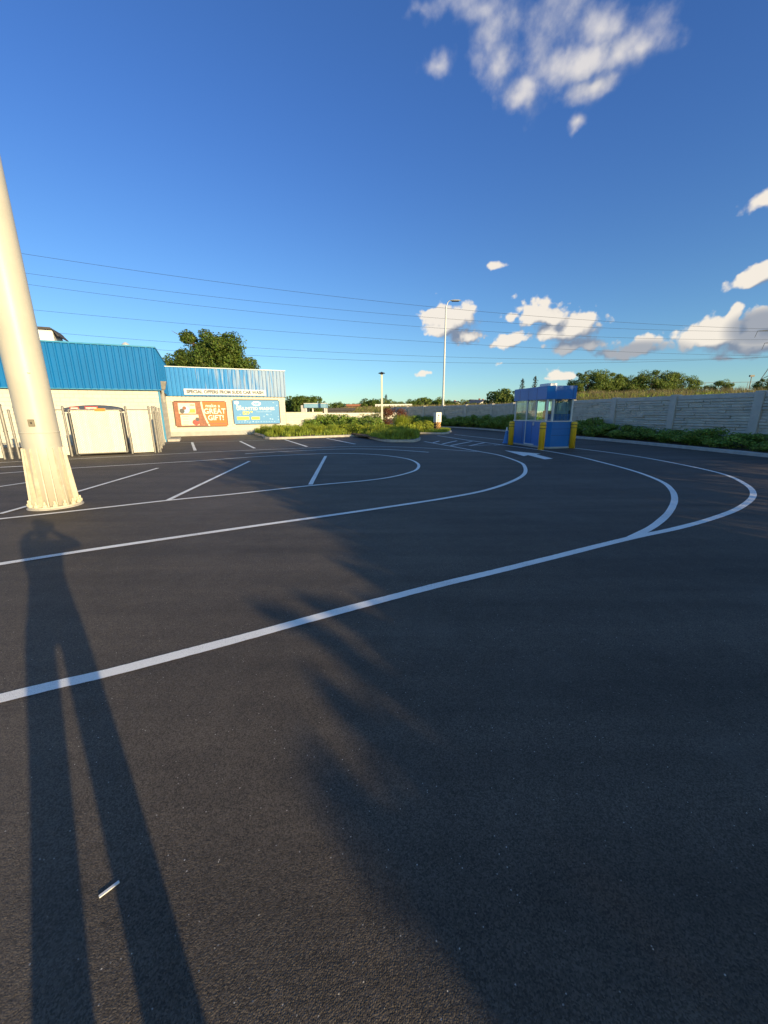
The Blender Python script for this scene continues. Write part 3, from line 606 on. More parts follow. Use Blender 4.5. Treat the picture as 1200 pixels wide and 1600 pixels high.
# origin of the wing at its right end so the fade reads from there
OBr = Vector((OB.x + xr * CB, OB.y + xr * SB, 0)); LB = xr + 1.6
B = empty('car_wash_wing', (OBr.x, OBr.y, 0), TH); tag(B, 'farther cream wing with faded blue ribbed fascia and two banners on its wall', 'building')
MB().b2(-LB, 0, 0, 8, .0, ZB1 - .3).build('wall', MA['block'], B)
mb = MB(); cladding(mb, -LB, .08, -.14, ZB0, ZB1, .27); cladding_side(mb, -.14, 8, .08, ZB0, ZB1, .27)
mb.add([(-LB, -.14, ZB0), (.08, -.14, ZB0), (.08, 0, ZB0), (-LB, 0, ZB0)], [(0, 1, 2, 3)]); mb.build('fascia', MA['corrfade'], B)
mb = MB(); mb.b2(-LB, .14, -.21, .02, ZB1, ZB1 + .05); mb.b2(.0, .14, .02, 8, ZB1, ZB1 + .05); mb.build('trim', MA['alu'], B)
MB().b2(-LB, -.03, -.06, -.003, 0, .33).build('plinth', MA['plinth'], B)
MB().b2(-LB, 0, .05, 8, ZB1 - .35, ZB1 - .25).build('roof', MA['roofgrey'], B)
for xx in (-4.0, -2.0): MB().tube((xx, 1.1, ZB1 - .3), (xx, 1.1, ZB1 + .13), .05).build('vent_pipe', MA['galv'], B)

def banner(px4, name, label, cat):
    (ax, az), (bx, bz), (cx, cz), (dx, dz) = [face(x, y, OB) for x, y in px4]
    x0, x1, z0, z1 = (ax + dx) / 2, (bx + cx) / 2, (cz + dz) / 2, (az + bz) / 2
    c = Vector((OB.x + (x0 + x1) / 2 * CB, OB.y + (x0 + x1) / 2 * SB, (z0 + z1) / 2)); off = Vector((SB, -CB, 0)) * .02
    e = empty(name, c + off, TH); tag(e, label, cat); return e, x1 - x0, z1 - z0
def fl(x0, x1, z0, z1, y, m, name, par): return MB().b2(x0, x1, y, y + .004, z0, z1).build(name, m, par)
def ell(cx, cz, rx, rz, y, m, name, par, n=28, a0=0, a1=2 * math.pi):
    mb = MB(); vs = [(cx + rx * math.cos(a0 + (a1 - a0) * i / n), y, cz + rz * math.sin(a0 + (a1 - a0) * i / n)) for i in range(n + 1)]
    mb.add([(cx, y, cz)] + vs, [(0, i + 1, i + 2) for i in range(n)]); return mb.build(name, m, par)
cm = lambda n, c: mat(n, c, .55, .03, 2)
PO, PB, PY, PG, PR_, PSK, PBR, PCR = cm('banner_orange', (.70, .16, .025)), cm('banner_blue', (.09, .30, .60)), cm('banner_yellow', (.80, .66, .10)), cm('banner_green', (.33, .42, .08)), cm('banner_red', (.55, .07, .06)), cm('banner_pale_blue', (.34, .54, .78)), mat('banner_brown', (.30, .12, .07), .6, .3, 6), cm('banner_cream', (.78, .72, .56))
INK = cm('banner_ink', (.09, .09, .10))
def frame(e, w, h, t=.05):
    mb = MB(); mb.b2(-w / 2 - t, w / 2 + t, -.03, 0, h / 2, h / 2 + t); mb.b2(-w / 2 - t, w / 2 + t, -.03, 0, -h / 2 - t, -h / 2); mb.b2(-w / 2 - t, -w / 2, -.03, 0, -h / 2, h / 2); mb.b2(w / 2, w / 2 + t, -.03, 0, -h / 2, h / 2); mb.build('frame', MA['dark'], e)
    for sx_ in (-1, 1):
        for sz in (-1, 1): MB().b2(sx_ * (w / 2 + .05) - .08, sx_ * (w / 2 + .05) + .08, -.04, -.031, sz * (h / 2 + .05) - .06, sz * (h / 2 + .05) + .06).build('corner_plate', PCR, e)
e, w, h = banner(((271, 628), (352, 627), (355.5, 664), (275.5, 667.5)), 'gift_banner', 'framed orange banner reading great gift with a collage of pictures', 'banner')
frame(e, w, h); fl(-w / 2, w / 2, -h / 2, h / 2, -.012, PBR, 'backing', e)
mb = MB(); n = 16; vs = []
for i in range(n + 1):
    zz = -h / 2 + h * i / n; vs += [(.02 * w + .11 * w * ((zz / h - .5) ** 2) - .0 + .0, -.018, zz), (w / 2, -.018, zz)]
mb.add(vs, [(2 * i, 2 * i + 1, 2 * i + 3, 2 * i + 2) for i in range(n)]); mb.build('orange_field', PO, e)
mb = MB(); vs = []
for i in range(n + 1):
    zz = -h / 2 + h * i / n; x = .02 * w + .11 * w * ((zz / h - .5) ** 2); vs += [(x - .012 * w, -.021, zz), (x + .02 * w, -.021, zz)]
mb.add(vs, [(2 * i, 2 * i + 1, 2 * i + 3, 2 * i + 2) for i in range(n)]); mb.build('swoosh', PCR, e)
fl(-.42 * w, -.10 * w, .02 * h, .44 * h, -.020, PCR, 'card', e); fl(-.40 * w, -.06 * w, -.46 * h, -.03 * h, -.020, PCR, 'card', e)
ell(-.30 * w, .17 * h, .09 * w, .15 * h, -.026, PSK, 'picture', e); ell(-.36 * w, .12 * h, .05 * w, .10 * h, -.028, INK, 'picture', e, 9); ell(-.31 * w, .24 * h, .035 * w, .07 * h, -.029, PBR, 'picture', e)
fl(-.27 * w, -.11 * w, .05 * h, .20 * h, -.025, PG, 'picture', e); fl(-.20 * w, -.11 * w, .34 * h, .38 * h, -.025, PR_, 'picture', e)
ell(-.12 * w, -.34 * h, .07 * w, .12 * h, -.026, PR_, 'picture', e); ell(-.09 * w, -.22 * h, .04 * w, .09 * h, -.027, INK, 'picture', e, 7)
for k, zz in enumerate((-.10, -.20, -.32, -.41)): fl(-.37 * w, (-.25 - .02 * (k % 2)) * w, zz * h - .012, zz * h + .012, -.025, PBR, 'text_bar', e)
WHT = MA['white']
text_part('make a', .20 * h, WHT, e, (.24 * w, -.026, .33 * h), 'lettering', bold=.004)
text_part('GREAT', .30 * h, WHT, e, (.27 * w, -.026, .10 * h), 'lettering', bold=.008, sx=.92)
text_part('GIFT!', .30 * h, WHT, e, (.28 * w, -.026, -.17 * h), 'lettering', bold=.008, sx=.92)
for k in range(9): fl((.10 + .042 * k) * w, (.13 + .042 * k) * w, -.43 * h, -.395 * h, -.026, INK, 'small_lettering', e)
e, w, h = banner(((363, 626), (434, 625), (438.5, 660.5), (367, 663.5)), 'washes_banner', 'framed light blue banner reading unlimited washes', 'banner')
frame(e, w, h); fl(-w / 2, w / 2, -h / 2, h / 2, -.012, PB, 'backing', e)
ell(0.0, .36 * h, .10 * w, .10 * h, -.018, MA['white'], 'oval_badge', e); ell(0, .36 * h, .08 * w, .07 * h, -.022, PSK, 'oval_badge', e)
text_part('Suds', .11 * h, PB, e, (0, -.026, .355 * h), 'lettering', bold=.003)
text_part('Get', .13 * h, WHT, e, (-.38 * w, -.026, .25 * h), 'lettering', bold=.004)
text_part('UNLIMITED WASHES', .185 * h, WHT, e, (-.02 * w, -.026, .14 * h), 'lettering', bold=.004, sx=.94)
text_part('$29', .19 * h, PY, e, (-.24 * w, -.026, -.04 * h), 'lettering', bold=.01); text_part('99', .10 * h, PY, e, (-.12 * w, -.026, .0), 'lettering', bold=.006)
fl(-.02 * w, .32 * w, .0, .018 * h, -.025, PSK, 'text_bar', e); fl(-.44 * w, -.18 * w, -.33 * h, -.19 * h, -.02, PY, 'yellow_label', e); fl(-.13 * w, .05 * w, -.32 * h, -.20 * h, -.02, PY, 'yellow_label', e)
for k in range(14): fl((-.42 + .06 * k) * w, (-.39 + .06 * k) * w, -.43 * h, -.405 * h, -.025, PSK, 'small_lettering', e)
for k in range(26):
    x, zz = random.uniform(-.47, .47), random.choice((random.uniform(.25, .47), random.uniform(-.47, -.1)))
    if abs(x) < .36 and zz > .2: continue
    ell(x * w, zz * h, random.uniform(.006, .022) * w, random.uniform(.012, .035) * h, -.0165, PSK, 'bubble', e, 10)
ell(-.42 * w, .40 * h, .05 * w, .07 * h, -.0175, MA['white'], 'bubble', e)
e, w, h = banner(((287.5, 610), (414, 609), (414.5, 616.2), (288, 617.8)), 'offers_signboard', 'long white signboard with grey capital letters above the two banners', 'sign')
e.location += Vector((SB, -CB, 0)) * .22
MB().b2(-w / 2, w / 2, -.02, .04, -h / 2 - .03, h / 2 + .03).build('board', MA['white'], e)
text_part('SPECIAL OFFERS FROM SUDS CAR WASH', h * .92, mat('sign_grey', (.10, .12, .15), .6), e, (0, -.028, 0), 'lettering', bold=.015)
o = COL.objects[-1]; bb = [v.co.x for v in o.data.vertices]; sx_ = (w * .94) / (max(bb) - min(bb)); o.data.transform(Matrix.Scale(sx_, 4, (1, 0, 0)))

CW = empty('cream_wall', (OBr.x, OBr.y, 0), TH); tag(CW, 'low cream wall joining the right end of the faded wing', 'wall')
MB().b2(.02, 3.0, .02, .22, 0, 1.60).build('wall_body', MA['block'], CW); MB().b2(.02, 3.04, -.01, .25, 1.60, 1.65).build('coping', MA['creamdirt'], CW)

# ------------------------------------------------------------------ slatted enclosure
FA, FB = G(0, 718), G(247, 707)
fd = (FB - FA); fd.z = 0; FTH = math.atan2(fd.y, fd.x); FL = fd.length
F = empty('slatted_fence', (FB.x, FB.y, 0), FTH); tag(F, 'chain link fence woven with cream slats round the enclosure beside the building', 'fence')
def fx(px, py=712):
    r = ray(px, py); n = Vector((-math.sin(FTH), math.cos(FTH))); t = (FB.x * n.x + FB.y * n.y) / (r[0] * n.x + r[1] * n.y)
    return (r[0] * t - FB.x) * math.cos(FTH) + (r[1] * t - FB.y) * math.sin(FTH)
FH = 1.74
def slats(par, x0, x1, z0, z1, y=0.0, name='slat_panel', side=False):
    mb = MB(); n = int((x1 - x0) / .062); p = (x1 - x0) / n
    for i in range(n):
        c = x0 + (i + .5) * p; zz = z1 + random.uniform(-.03, .02)
        if side: mb.box((y, c, (z0 + zz) / 2), (.008, p * .93, zz - z0), rz=random.uniform(-.08, .08))
        else: mb.box((c, y, (z0 + zz) / 2), (p * .93, .008, zz - z0), rz=random.uniform(-.08, .08))
    mb.build(name, MA['slat'], par)
    # wire: diagonals both ways
    mb = MB(); s = .085; L_ = x1 - x0; H_ = z1 - z0; yy = y - .012
    def seg(p, q):
        (a, b), (c, d) = p, q; dx, dz = c - a, d - b; l = math.hypot(dx, dz)
        if l < .02: return
        nx, nz = -dz / l * .0035, dx / l * .0035
        vs = [(a + nx, yy, b + nz), (a - nx, yy, b - nz), (c - nx, yy, d - nz), (c + nx, yy, d + nz)]
        if side: vs = [(yy + .024, v[0], v[2]) for v in vs]
        mb.add(vs, [(0, 1, 2, 3)])
    k = -H_
    while k < L_:
        a, b = max(k, 0), min(k + H_, L_); seg((x0 + a, z0 + a - k), (x0 + b, z0 + b - k)); seg((x0 + a, z1 - (a - k)), (x0 + b, z1 - (b - k))); k += s
    mb.build('wire_mesh', MA['mesh'], par)
def fpost(x, y=0, h=FH + .12, r=.038, par=F, nm='post'):
    mb = MB(); mb.lathe([(r, 0), (r, h - .05), (r * 1.25, h - .05), (r * 1.25, h - .03), (r * .9, h + .01), (r * .2, h + .025)], (x, y, 0), 12)
    for zz in (.25, h * .5, h - .28): mb.lathe([(r * 1.02, zz), (r * 1.25, zz + .004), (r * 1.25, zz + .04), (r * 1.02, zz + .044)], (x, y, 0), 12)
    return mb.build(nm, MA['galv'], par)
xs = {k: fx(k) for k in (18, 34, 92, 116, 120, 203, 208, 245)}
slats(F, xs[208] + .05, -.12, .04, FH - .02); fpost(xs[208]); fpost(-.1); fpost(.02, .04)
slats(F, xs[34] + .2, xs[116] - .12, .06, FH - .03); fpost(xs[34] + .1); fpost(xs[116] - .06)
fpost(xs[18], h=FH + .2, r=.055); fpost(xs[18] + .2, .05, h=FH)
slats(F, xs[18] - 6.0, xs[18] - .22, .05, FH - .05); fpost(xs[18] - .2)
for xa, xb in ((xs[34] + .1, xs[116]), (xs[208], -.05), (xs[18] - 6, xs[18] - .2)): MB().tube((xa, 0, FH), (xb, 0, FH), .02).build('top_rail', MA['galv'], F)
slats(F, .12, 5.2, .04, FH - .05, y=.03, side=True); fpost(.05, 2.2); fpost(.05, 4.4); fpost(.1, .14, nm='post', r=.03); fpost(.06, .9, r=.03)
GT = empty('slatted_gate', (FB.x, FB.y, 0), FTH); tag(GT, 'cream slatted swing gate with steel frame below the navy bin lid', 'gate')
gx0, gx1 = xs[120] + .03, xs[203] - .04
slats(GT, gx0 + .05, gx1 - .05, .10, FH + .02, y=-.03)
mb = MB(); r = .024
for a, b in (((gx0, FH), (gx1, FH)), ((gx0, .08), (gx1, .08)), ((gx0, .08), (gx0, FH)), ((gx1, .08), (gx1, FH))): mb.tube((a[0], -.03, a[1]), (b[0], -.03, b[1]), r)
mb.build('frame', MA['galv'], GT)
mb = MB(); mb.tube((gx0, -.03, .07), (gx0, .02, .07), .05, n=12); mb.tube((gx0 + .06, -.06, .05), (gx0 + .06, 0, .05), .05, n=12); mb.build('wheel', MA['dark'], GT)
x = fx(170); MB().b2(x - .18, x + .16, -.062, -.052, FH - .05, FH + .05).build('tag', MA['orange'], GT)
BN = empty('waste_bin', (FB.x, FB.y, 0), FTH); tag(BN, 'navy lidded waste bin with red and white stickers standing behind the slatted gate', 'bin')
b0, b1 = fx(110), fx(200)
MB().b2(b0 + .1, b1 - .05, .25, 1.35, .12, 1.62).build('body', MA['navy'], BN)
mb = MB(); n = 10; vs = []
for i in range(n + 1):
    t = i / n; zz = 1.70 + .20 * math.sin(math.pi * min(max(t, .03), .97)) ** .35; xx = b0 + (b1 - b0) * t; vs += [(xx, .12, 1.66), (xx, .12, zz), (xx, .8, zz + .03), (xx, 1.45, 1.70)]
for i in range(n):
    for q in range(3): mb.add([vs[4 * i + q], vs[4 * i + 4 + q], vs[4 * i + 5 + q], vs[4 * i + 1 + q]], [(0, 1, 2, 3)])
mb.add([vs[0], vs[1], vs[2], vs[3]], [(0, 1, 2, 3)]); mb.add(vs[-4:], [(0, 1, 2, 3)]); mb.build('lid', MA['navy'], BN)
q0 = fx(123); q1 = fx(137); q2 = fx(146); q3 = fx(166)
MB().b2(q0, q1, .10, .115, 1.74, 1.86).build('sticker', MA['red'], BN); MB().b2(q2, q3, .10, .115, 1.74, 1.87).build('sticker', MA['red'], BN)
MB().b2(q0 + .03, q1 - .03, .09, .099, 1.785, 1.82).build('sticker_stripe', MA['white'], BN); MB().b2(q2 + .03, q3 - .04, .09, .099, 1.79, 1.825).build('sticker_stripe', MA['white'], BN)
for k in (.2, .8): MB().lathe([(.05, 0), (.05, .11)], (b0 + (b1 - b0) * k, .6, .0), 10).build('caster', MA['dark'], BN)

# ------------------------------------------------------------------ pay booth
c0, c1, c2 = G(800.6, 693.2), G(852, 701.0), G(887, 699.2)
e1 = (c0 - c1); L1 = e1.length; bth = math.atan2(-e1.x, e1.y)      # rotation so that local +y runs from the front corner along the left face
W1 = (c2 - c1).length
BO = empty('pay_booth', (c1.x, c1.y, 0), bth); tag(BO, 'blue glazed attendant booth on the asphalt among yellow bollards', 'booth')
W1 = 1.12; L1 = max(2.4, L1); ch = .20; BH = 2.60
# footprint with a chamfered front corner at the origin
poly = [(0, ch), (ch, 0), (W1, 0), (W1, L1), (0, L1)]
sc = lambda d: [(-d, ch - d * .4), (ch - d * .4, -d), (W1 + d, -d), (W1 + d, L1 + d), (-d, L1 + d)]
MB().prism(sc(.0), .07, 1.13).build('lower_panels', MA['bluepanel'], BO)
MB().prism(sc(.05), .0, .07).build('base_slab', MA['plinth'], BO)
MB().prism(sc(.055), 2.06, BH).build('fascia', MA['bluepanel'], BO)
MB().prism(sc(.03), 1.13, 1.17).build('sill', MA['alu'], BO)
JS = mat('joint_dark_blue', (.005, .03, .16), .5)  # dark blue for the strips along the panel joints
def one(n_, m_, *c): return MB().b2(*c).build(n_, m_, BO)
for yy in (ch + .72, ch + 1.42, L1 - .5): one('panel_joint', JS, -.059, -.054, yy, yy + .012, 2.08, BH - .02)
for yy in (L1 * .42, L1 * .70): one('panel_joint', JS, -.006, -.001, yy, yy + .014, .1, 1.1)
one('panel_joint', JS, ch + .02, W1 - .02, -.005, -.001, .55, .56); one('panel_joint', JS, ch + .02, W1 - .02, -.005, -.001, .82, .83)
one('panel_joint', JS, W1 * .9, W1 * .9 + .012, -.060, -.055, 2.08, BH - .02)
t = .035
for x, y in ((0, ch), (ch, 0), (W1, 0), (W1, L1), (0, L1)):
    MB().box((min(max(x, t), W1 - t), min(max(y, t), L1 - t), 1.615), (t * 2, t * 2, .89)).build('window_post', MA['alu'], BO)
for yy, w_ in ((ch + .78, .045), (L1 * .60, .08)): one('window_post', MA['alu'], 0, .05, yy, yy + w_, 1.17, 2.06)
one('window_post', MA['alu'], W1 - .05, W1, L1 * .5, L1 * .5 + .05, 1.17, 2.06); one('window_post', MA['alu'], W1 * .5, W1 * .5 + .05, L1 - .05, L1, 1.17, 2.06)
one('door_edge', MA['alu'], -.022, -.002, L1 * .60, L1 * .60 + .05, .08, 1.13)
one('door_kick', MA['alu'], -.03, -.002, L1 * .33, L1 * .60, .075, .13)
one('door_handle', MA['alu'], -.05, -.002, L1 * .36, L1 * .38, .95, 1.09)
def pane(p, q, name='window_pane'):
    mb = MB(); mb.add([(p[0], p[1], 1.17), (q[0], q[1], 1.17), (q[0], q[1], 2.06), (p[0], p[1], 2.06)], [(0, 1, 2, 3)]); mb.build(name, MA['glass'], BO)
i_ = .02
for a, b in ((ch + .05, ch + .78), (ch + .83, L1 * .60), (L1 * .60 + .08, L1 - .06)): pane((i_, b), (i_, a))
pane((i_, ch + .03), (ch + .03, i_)); pane((ch + .05, i_), (W1 - .06, i_)); pane((W1 - i_, .06), (W1 - i_, L1 * .5)); pane((W1 - i_, L1 * .5 + .05), (W1 - i_, L1 - .06)); pane((W1 - .06, L1 - i_), (W1 * .5 + .05, L1 - i_)); pane((W1 * .5, L1 - i_), (.06, L1 - i_))
MB().b2(.1, W1 - .1, .55, L1 - .1, 1.10, 1.135).build('counter', MA['grey'], BO)
mb = MB(); mb.b2(.28, W1 - .6, .5, .85, BH, BH + .13, bev=.01); mb.b2(.5, W1 - .2, 1.0, 1.7, BH, BH + .17, bev=.01); mb.build('roof_unit', MA['alu'], BO)
def inbooth(name, x, y, z, label, cat):
    w_ = BO.matrix_basis @ Vector((x, y, z)); o = empty(name, w_, bth); tag(o, label, cat); return o
for k, xx in enumerate((ch + .22, W1 - .33)):
    C = inbooth('plastic_crate', xx, .24, 1.175, ['bright blue slotted crate inside the booth window, the left one', 'bright blue slotted crate inside the booth window, the right one'][k], 'crate'); C['group'] = 'blue crates in the booth window'
    mb = MB(); hw, hd, hh = .205, .15, .27
    for zz in (.0, .055, .11, .165, .225):
        mb.b2(-hw, hw, -hd, -hd + .012, zz, zz + .035); mb.b2(-hw, hw, hd - .012, hd, zz, zz + .035); mb.b2(-hw, -hw + .012, -hd + .012, hd - .012, zz, zz + .035); mb.b2(hw - .012, hw, -hd + .012, hd - .012, zz, zz + .035)
    mb.b2(-hw + .012, hw - .012, -hd + .012, hd - .012, 0, .012); mb.build('slatted_body', MA['crate'], C)
    mb = MB()
    for sx_ in (-1, 1):
        for sy in (-1, 1): mb.box((sx_ * (hw - .008), sy * (hd - .008), .135), (.03, .03, .27))
    mb.build('corner_rib', MA['crate'], C)
MO = inbooth('monitor', W1 * .42, .80, 1.135, 'black computer monitor standing on the booth counter', 'monitor')
MB().b2(-.24, .24, -.02, .02, .10, .46, bev=.008).build('screen', MA['black'], MO); MB().b2(-.02, .02, -.015, .015, .0, .12).build('stand', MA['black'], MO); MB().b2(-.1, .1, -.08, .08, .0, .012).build('foot', MA['black'], MO)
# bollards
def bollard(px, py, label):
    p = G(px, py); o = empty('bollard', p); tag(o, label, 'bollard', 'yellow bollards guarding the booth'); return o, p
spec = ((797.5, 695.2, 'yellow bollard behind the left end of the booth next to the blue cone'), (845, 702.8, 'yellow bollard in front of the near corner of the booth'), (893, 700.2, 'yellow bollard at the right end of the booth'))
for k, (px, py, lb) in enumerate(spec):
    o, p = bollard(px, py, lb)
    r = .125; hb = 1.13
    mb = MB(); mb.lathe([(r * 1.0, .0), (r, hb - .07), (r * .93, hb - .025), (r * .7, hb - .005), (r * .2, hb)], n=24); mb.build('sleeve', MA['yellow'], o, smooth=True)
    for zz in (.86, 1.0): MB().lathe([(r + .001, zz), (r + .003, zz + .003), (r + .003, zz + .02), (r + .001, zz + .023)], n=24).build('band', MA['dark'], o)
# blue cone
p = G(790.5, 692.5); C = empty('traffic_cone', p); tag(C, 'light blue cone with a white top leaning by the leftmost bollard', 'cone')
MB().lathe([(.19, .0), (.19, .025), (.15, .03), (.145, .04), (.06, .62)], n=18).build('body', MA['cone'], C, smooth=False); MB().lathe([(.063, .55), (.03, .80), (.022, .80)], n=14).build('top_collar', MA['white'], C)
# ------------------------------------------------------------------ striped box sign on the small island
p = G(684, 675.6); S = empty('striped_sign', p, R(28)); tag(S, 'white box sign with black and orange chevron stripes standing on the small grass island', 'sign')
chev = bpy.data.materials.new('chevron'); chev.use_nodes = True; t = chev.node_tree; b = t.nodes['Principled BSDF']; co = t.nodes.new('ShaderNodeTexCoord'); sp = t.nodes.new('ShaderNodeSeparateXYZ'); t.links.new(co.outputs['Object'], sp.inputs[0])
a_ = t.nodes.new('ShaderNodeMath'); a_.operation = 'MULTIPLY_ADD'; t.links.new(sp.outputs[0], a_.inputs[0]); a_.inputs[1].default_value = -1.0; t.links.new(sp.outputs[2], a_.inputs[2])
b_ = t.nodes.new('ShaderNodeMath'); b_.operation = 'MULTIPLY'; t.links.new(a_.outputs[0], b_.inputs[0]); b_.inputs[1].default_value = 4.6
c_ = t.nodes.new('ShaderNodeMath'); c_.operation = 'FRACT'; t.links.new(b_.outputs[0], c_.inputs[0]); d_ = t.nodes.new('ShaderNodeMath'); d_.operation = 'GREATER_THAN'; t.links.new(c_.outputs[0], d_.inputs[0]); d_.inputs[1].default_value = .5
m_ = t.nodes.new('ShaderNodeMix'); m_.data_type = 'RGBA'; t.links.new(d_.outputs[0], m_.inputs[0]); m_.inputs[6].default_value = (.05, .02, .015, 1); m_.inputs[7].default_value = (.80, .42, .12, 1); t.links.new(m_.outputs[2], b.inputs['Base Color'])
sw = .30
MB().b2(-sw, sw * .5, -.16, .16, .1, .80).build('striped_base', chev, S); MB().b2(-sw - .02, sw * .5 + .03, -.18, .18, .80, 1.55).build('sign_box', MA['white'], S)
SD = [G(0, 0)]
mb = MB(); mb.add([(-.16, -.185, 1.26), (0.0, -.185, 1.26), (-.08, -.185, 1.42)], [(0, 1, 2)]); mb.build('icon', MA['dark'], S)
for zz, w_ in ((1.18, .26), (1.12, .2), (1.03, .26), (.97, .24), (.90, .14)): MB().b2(-.24, -.24 + w_, -.188, -.181, zz - .012, zz + .012).build('text_bar', MA['roofgrey'], S)
# scrap on the asphalt
p = G(171, 1390); o = MB().box((0, 0, .0025), (.058, .011, .004), R(48), bev=.001).build('plastic_scrap', MA['white'], None, (p.x, p.y, 0)); tag(o, 'small white plastic sliver lying on the asphalt between the leg shadows', 'litter')

# ------------------------------------------------------------------ planted island
fr = [v2(G(x, y)) for x, y in ((393, 677.6), (409, 682), (421, 686.5), (500, 684), (567, 682.2), (578, 685.5), (603, 690.5), (630, 691), (650, 690.5), (657.5, 686))]
back = [Vector((2.0, 26.5)), Vector((.9, 31)), Vector((-.5, 36)), Vector((-3.5, 37.5)), Vector((-7.5, 36.5)), Vector((-9.6, 33.0))]
isl = dens2(crom(fr + back + [fr[0]], 5)[:-1], .5)
tag(kerb(isl[::-1], 'island_kerb', closed=True)[0] if False else kerb(isl, 'island_kerb', closed=True), kind='structure')
cen = sum(isl, Vector((0, 0))) / len(isl)
inner = [p + (cen - p).normalized() * .12 for p in isl]
tag(MB().add([(cen.x, cen.y, .22)] + [(p.x, p.y, .12) for p in inner], [(0, i + 1, (i + 1) % len(inner) + 1) for i in range(len(inner))]).build('island_soil', MA['soil']), kind='structure')
sf = [v2(G(x, y)) for x, y in ((640, 678.6), (655, 678.2), (683, 678.8), (699, 678.2), (704, 676))]
sb = [sf[-1] + Vector((.3, 2.0)), sf[-1] + Vector((-.8, 4.5)), sf[0] + Vector((0, 4)), sf[0] + Vector((-.8, 1.5))]
isl2 = dens2(crom(sf + sb + [sf[0]], 5)[:-1], .4)
tag(kerb(isl2, 'island_kerb', closed=True), kind='structure'); cen2 = sum(isl2, Vector((0, 0))) / len(isl2)
inner2 = [p + (cen2 - p).normalized() * .12 for p in isl2]
tag(MB().add([(cen2.x, cen2.y, .2)] + [(p.x, p.y, .12) for p in inner2], [(0, i + 1, (i + 1) % len(inner2) + 1) for i in range(len(inner2))]).build('island_soil', MA['soil']), kind='structure')
def in_poly(P, poly):
    x, y = P[:, 0], P[:, 1]; c = np.zeros(len(P), bool); n = len(poly)
    for i in range(n):
        a, b = poly[i], poly[i - 1]; k = ((a.y > y) != (b.y > y)) & (x < (b.x - a.x) * (y - a.y) / ((b.y - a.y) or 1e-9) + a.x); c ^= k
    return c
def area_poly(poly, z=.12, dens=None):
    xs_ = [p.x for p in poly]; ys_ = [p.y for p in poly]
    def f(n):
        out = np.zeros((0, 3))
        while len(out) < n:
            P = np.stack([np.random.uniform(min(xs_), max(xs_), n), np.random.uniform(min(ys_), max(ys_), n), np.full(n, z)], 1)
            k = in_poly(P, poly)
            if dens is not None: k &= np.random.random(n) < dens(P)
            out = np.concatenate([out, P[k]])
        return out[:n]
    return f
def patchy(P): 
    return np.clip(.5 + .5 * np.sin(P[:, 0] * 3.1 + 1.3 * np.sin(P[:, 1] * 2.3)) + .25 * np.sin(P[:, 0] * 7.7 + P[:, 1] * 5), .03, 1)
V = blades(26000, area_poly(inner, .14, patchy), .36, .016, .8, lambda B: .35 + .75 * patchy(B[:, ::-1][:, 1:] * 0 + B[:, :2] * np.array([1.7, 2.3]) + 3)); me = np_mesh('island_grass', V); me.materials.append(MA['greengrass']); o = bpy.data.objects.new('island_grass', me); COL.objects.link(o); tag(o, 'bright green grassy ground cover on the kerbed island', 'ground cover', kind='stuff')
V = blades(9000, area_poly(inner2, .14), .18, .016); me = np_mesh('island_grass', V); me.materials.append(MA['greengrass']); o = bpy.data.objects.new('island_grass', me); COL.objects.link(o); tag(o, 'short green ground cover round the striped sign', 'ground cover', kind='stuff')
def put_copy(proto, first, loc, rz, s, label=None, group=None, cat=None):
    o = proto if first else copy_tree(proto); o.location = loc; o.rotation_euler.z = rz; o.scale = (s, s, s) if isinstance(s, (int, float)) else s
    if label: o['label'] = label
    if group: o['group'] = group
    if cat: o['category'] = cat
    return o
# grass tufts at the front nose and dark shrubs behind
def tuft(name, n, h, r, m, w=.012):
    root = empty(name, (0, 0, 0))
    def ar(k):
        a = np.random.uniform(0, 2 * np.pi, k); q = r * np.sqrt(np.random.random(k)) * .45; return np.stack([np.cos(a) * q, np.sin(a) * q, np.zeros(k)], 1)
    V = blades(n, ar, h, w, .75); leafobj('blades', V, m, root); return root
tf = tuft('grass_tuft', 420, .55, .55, MA['greengrass']); tf2 = tuft('grass_tuft', 420, .5, .6, MA['lime'])
tufts = [(596, 687.5), (610, 689), (624, 689.5), (640, 689), (651, 687), (603, 684), (620, 685), (638, 684.5), (590, 683), (575, 680.5), (545, 680), (520, 681.5), (497, 682), (470, 683), (452, 683.8), (436, 684), (425, 683.5), (412, 681), (400, 677.6), (460, 680), (484, 679), (508, 678.5), (532, 677.5), (560, 677), (440, 680.5)]
srt = sorted(range(len(tufts)), key=lambda i: tufts[i][0])
rank = {i: k for k, i in enumerate(srt)}
f1 = f2 = True
for i, (px, py) in enumerate(tufts):
    p = G(px, py); p.y += .35; p.z = .12; lb = 'green grass tuft on the kerbed island, %s from its left end' % ordinal(rank[i])
    if i % 3 == 0: put_copy(tf2, f2, p, random.random() * 6, random.uniform(.8, 1.15), lb, 'grass tufts on the island', 'grass'); f2 = False
    else: put_copy(tf, f1, p, random.random() * 6, random.uniform(.8, 1.2), lb, 'grass tufts on the island', 'grass'); f1 = False
js = make_bush('low_shrub', .8, .7, .95, 2600, .10, MA['hedge'], 26, .34)
jp = [(489, 672, 32), (505, 672, 32.3), (522, 672, 32), (539, 672, 31.5), (556, 671, 31), (571, 671, 30.5), (586, 672, 29.5), (548, 672, 33.5), (516, 672, 34)]
order = sorted(range(len(jp)), key=lambda i: jp[i][0])
for i, (px, py, d) in enumerate(jp):
    q = AT(px, py, d); put_copy(js, i == 0, (q.x, d, .12), random.random() * 6, (random.uniform(1.0, 1.25), 1, random.uniform(.95, 1.3)), 'dark green island shrub in front of the white wall, %s from the left' % ordinal(order.index(i)), 'dark shrubs on the island', 'shrub')
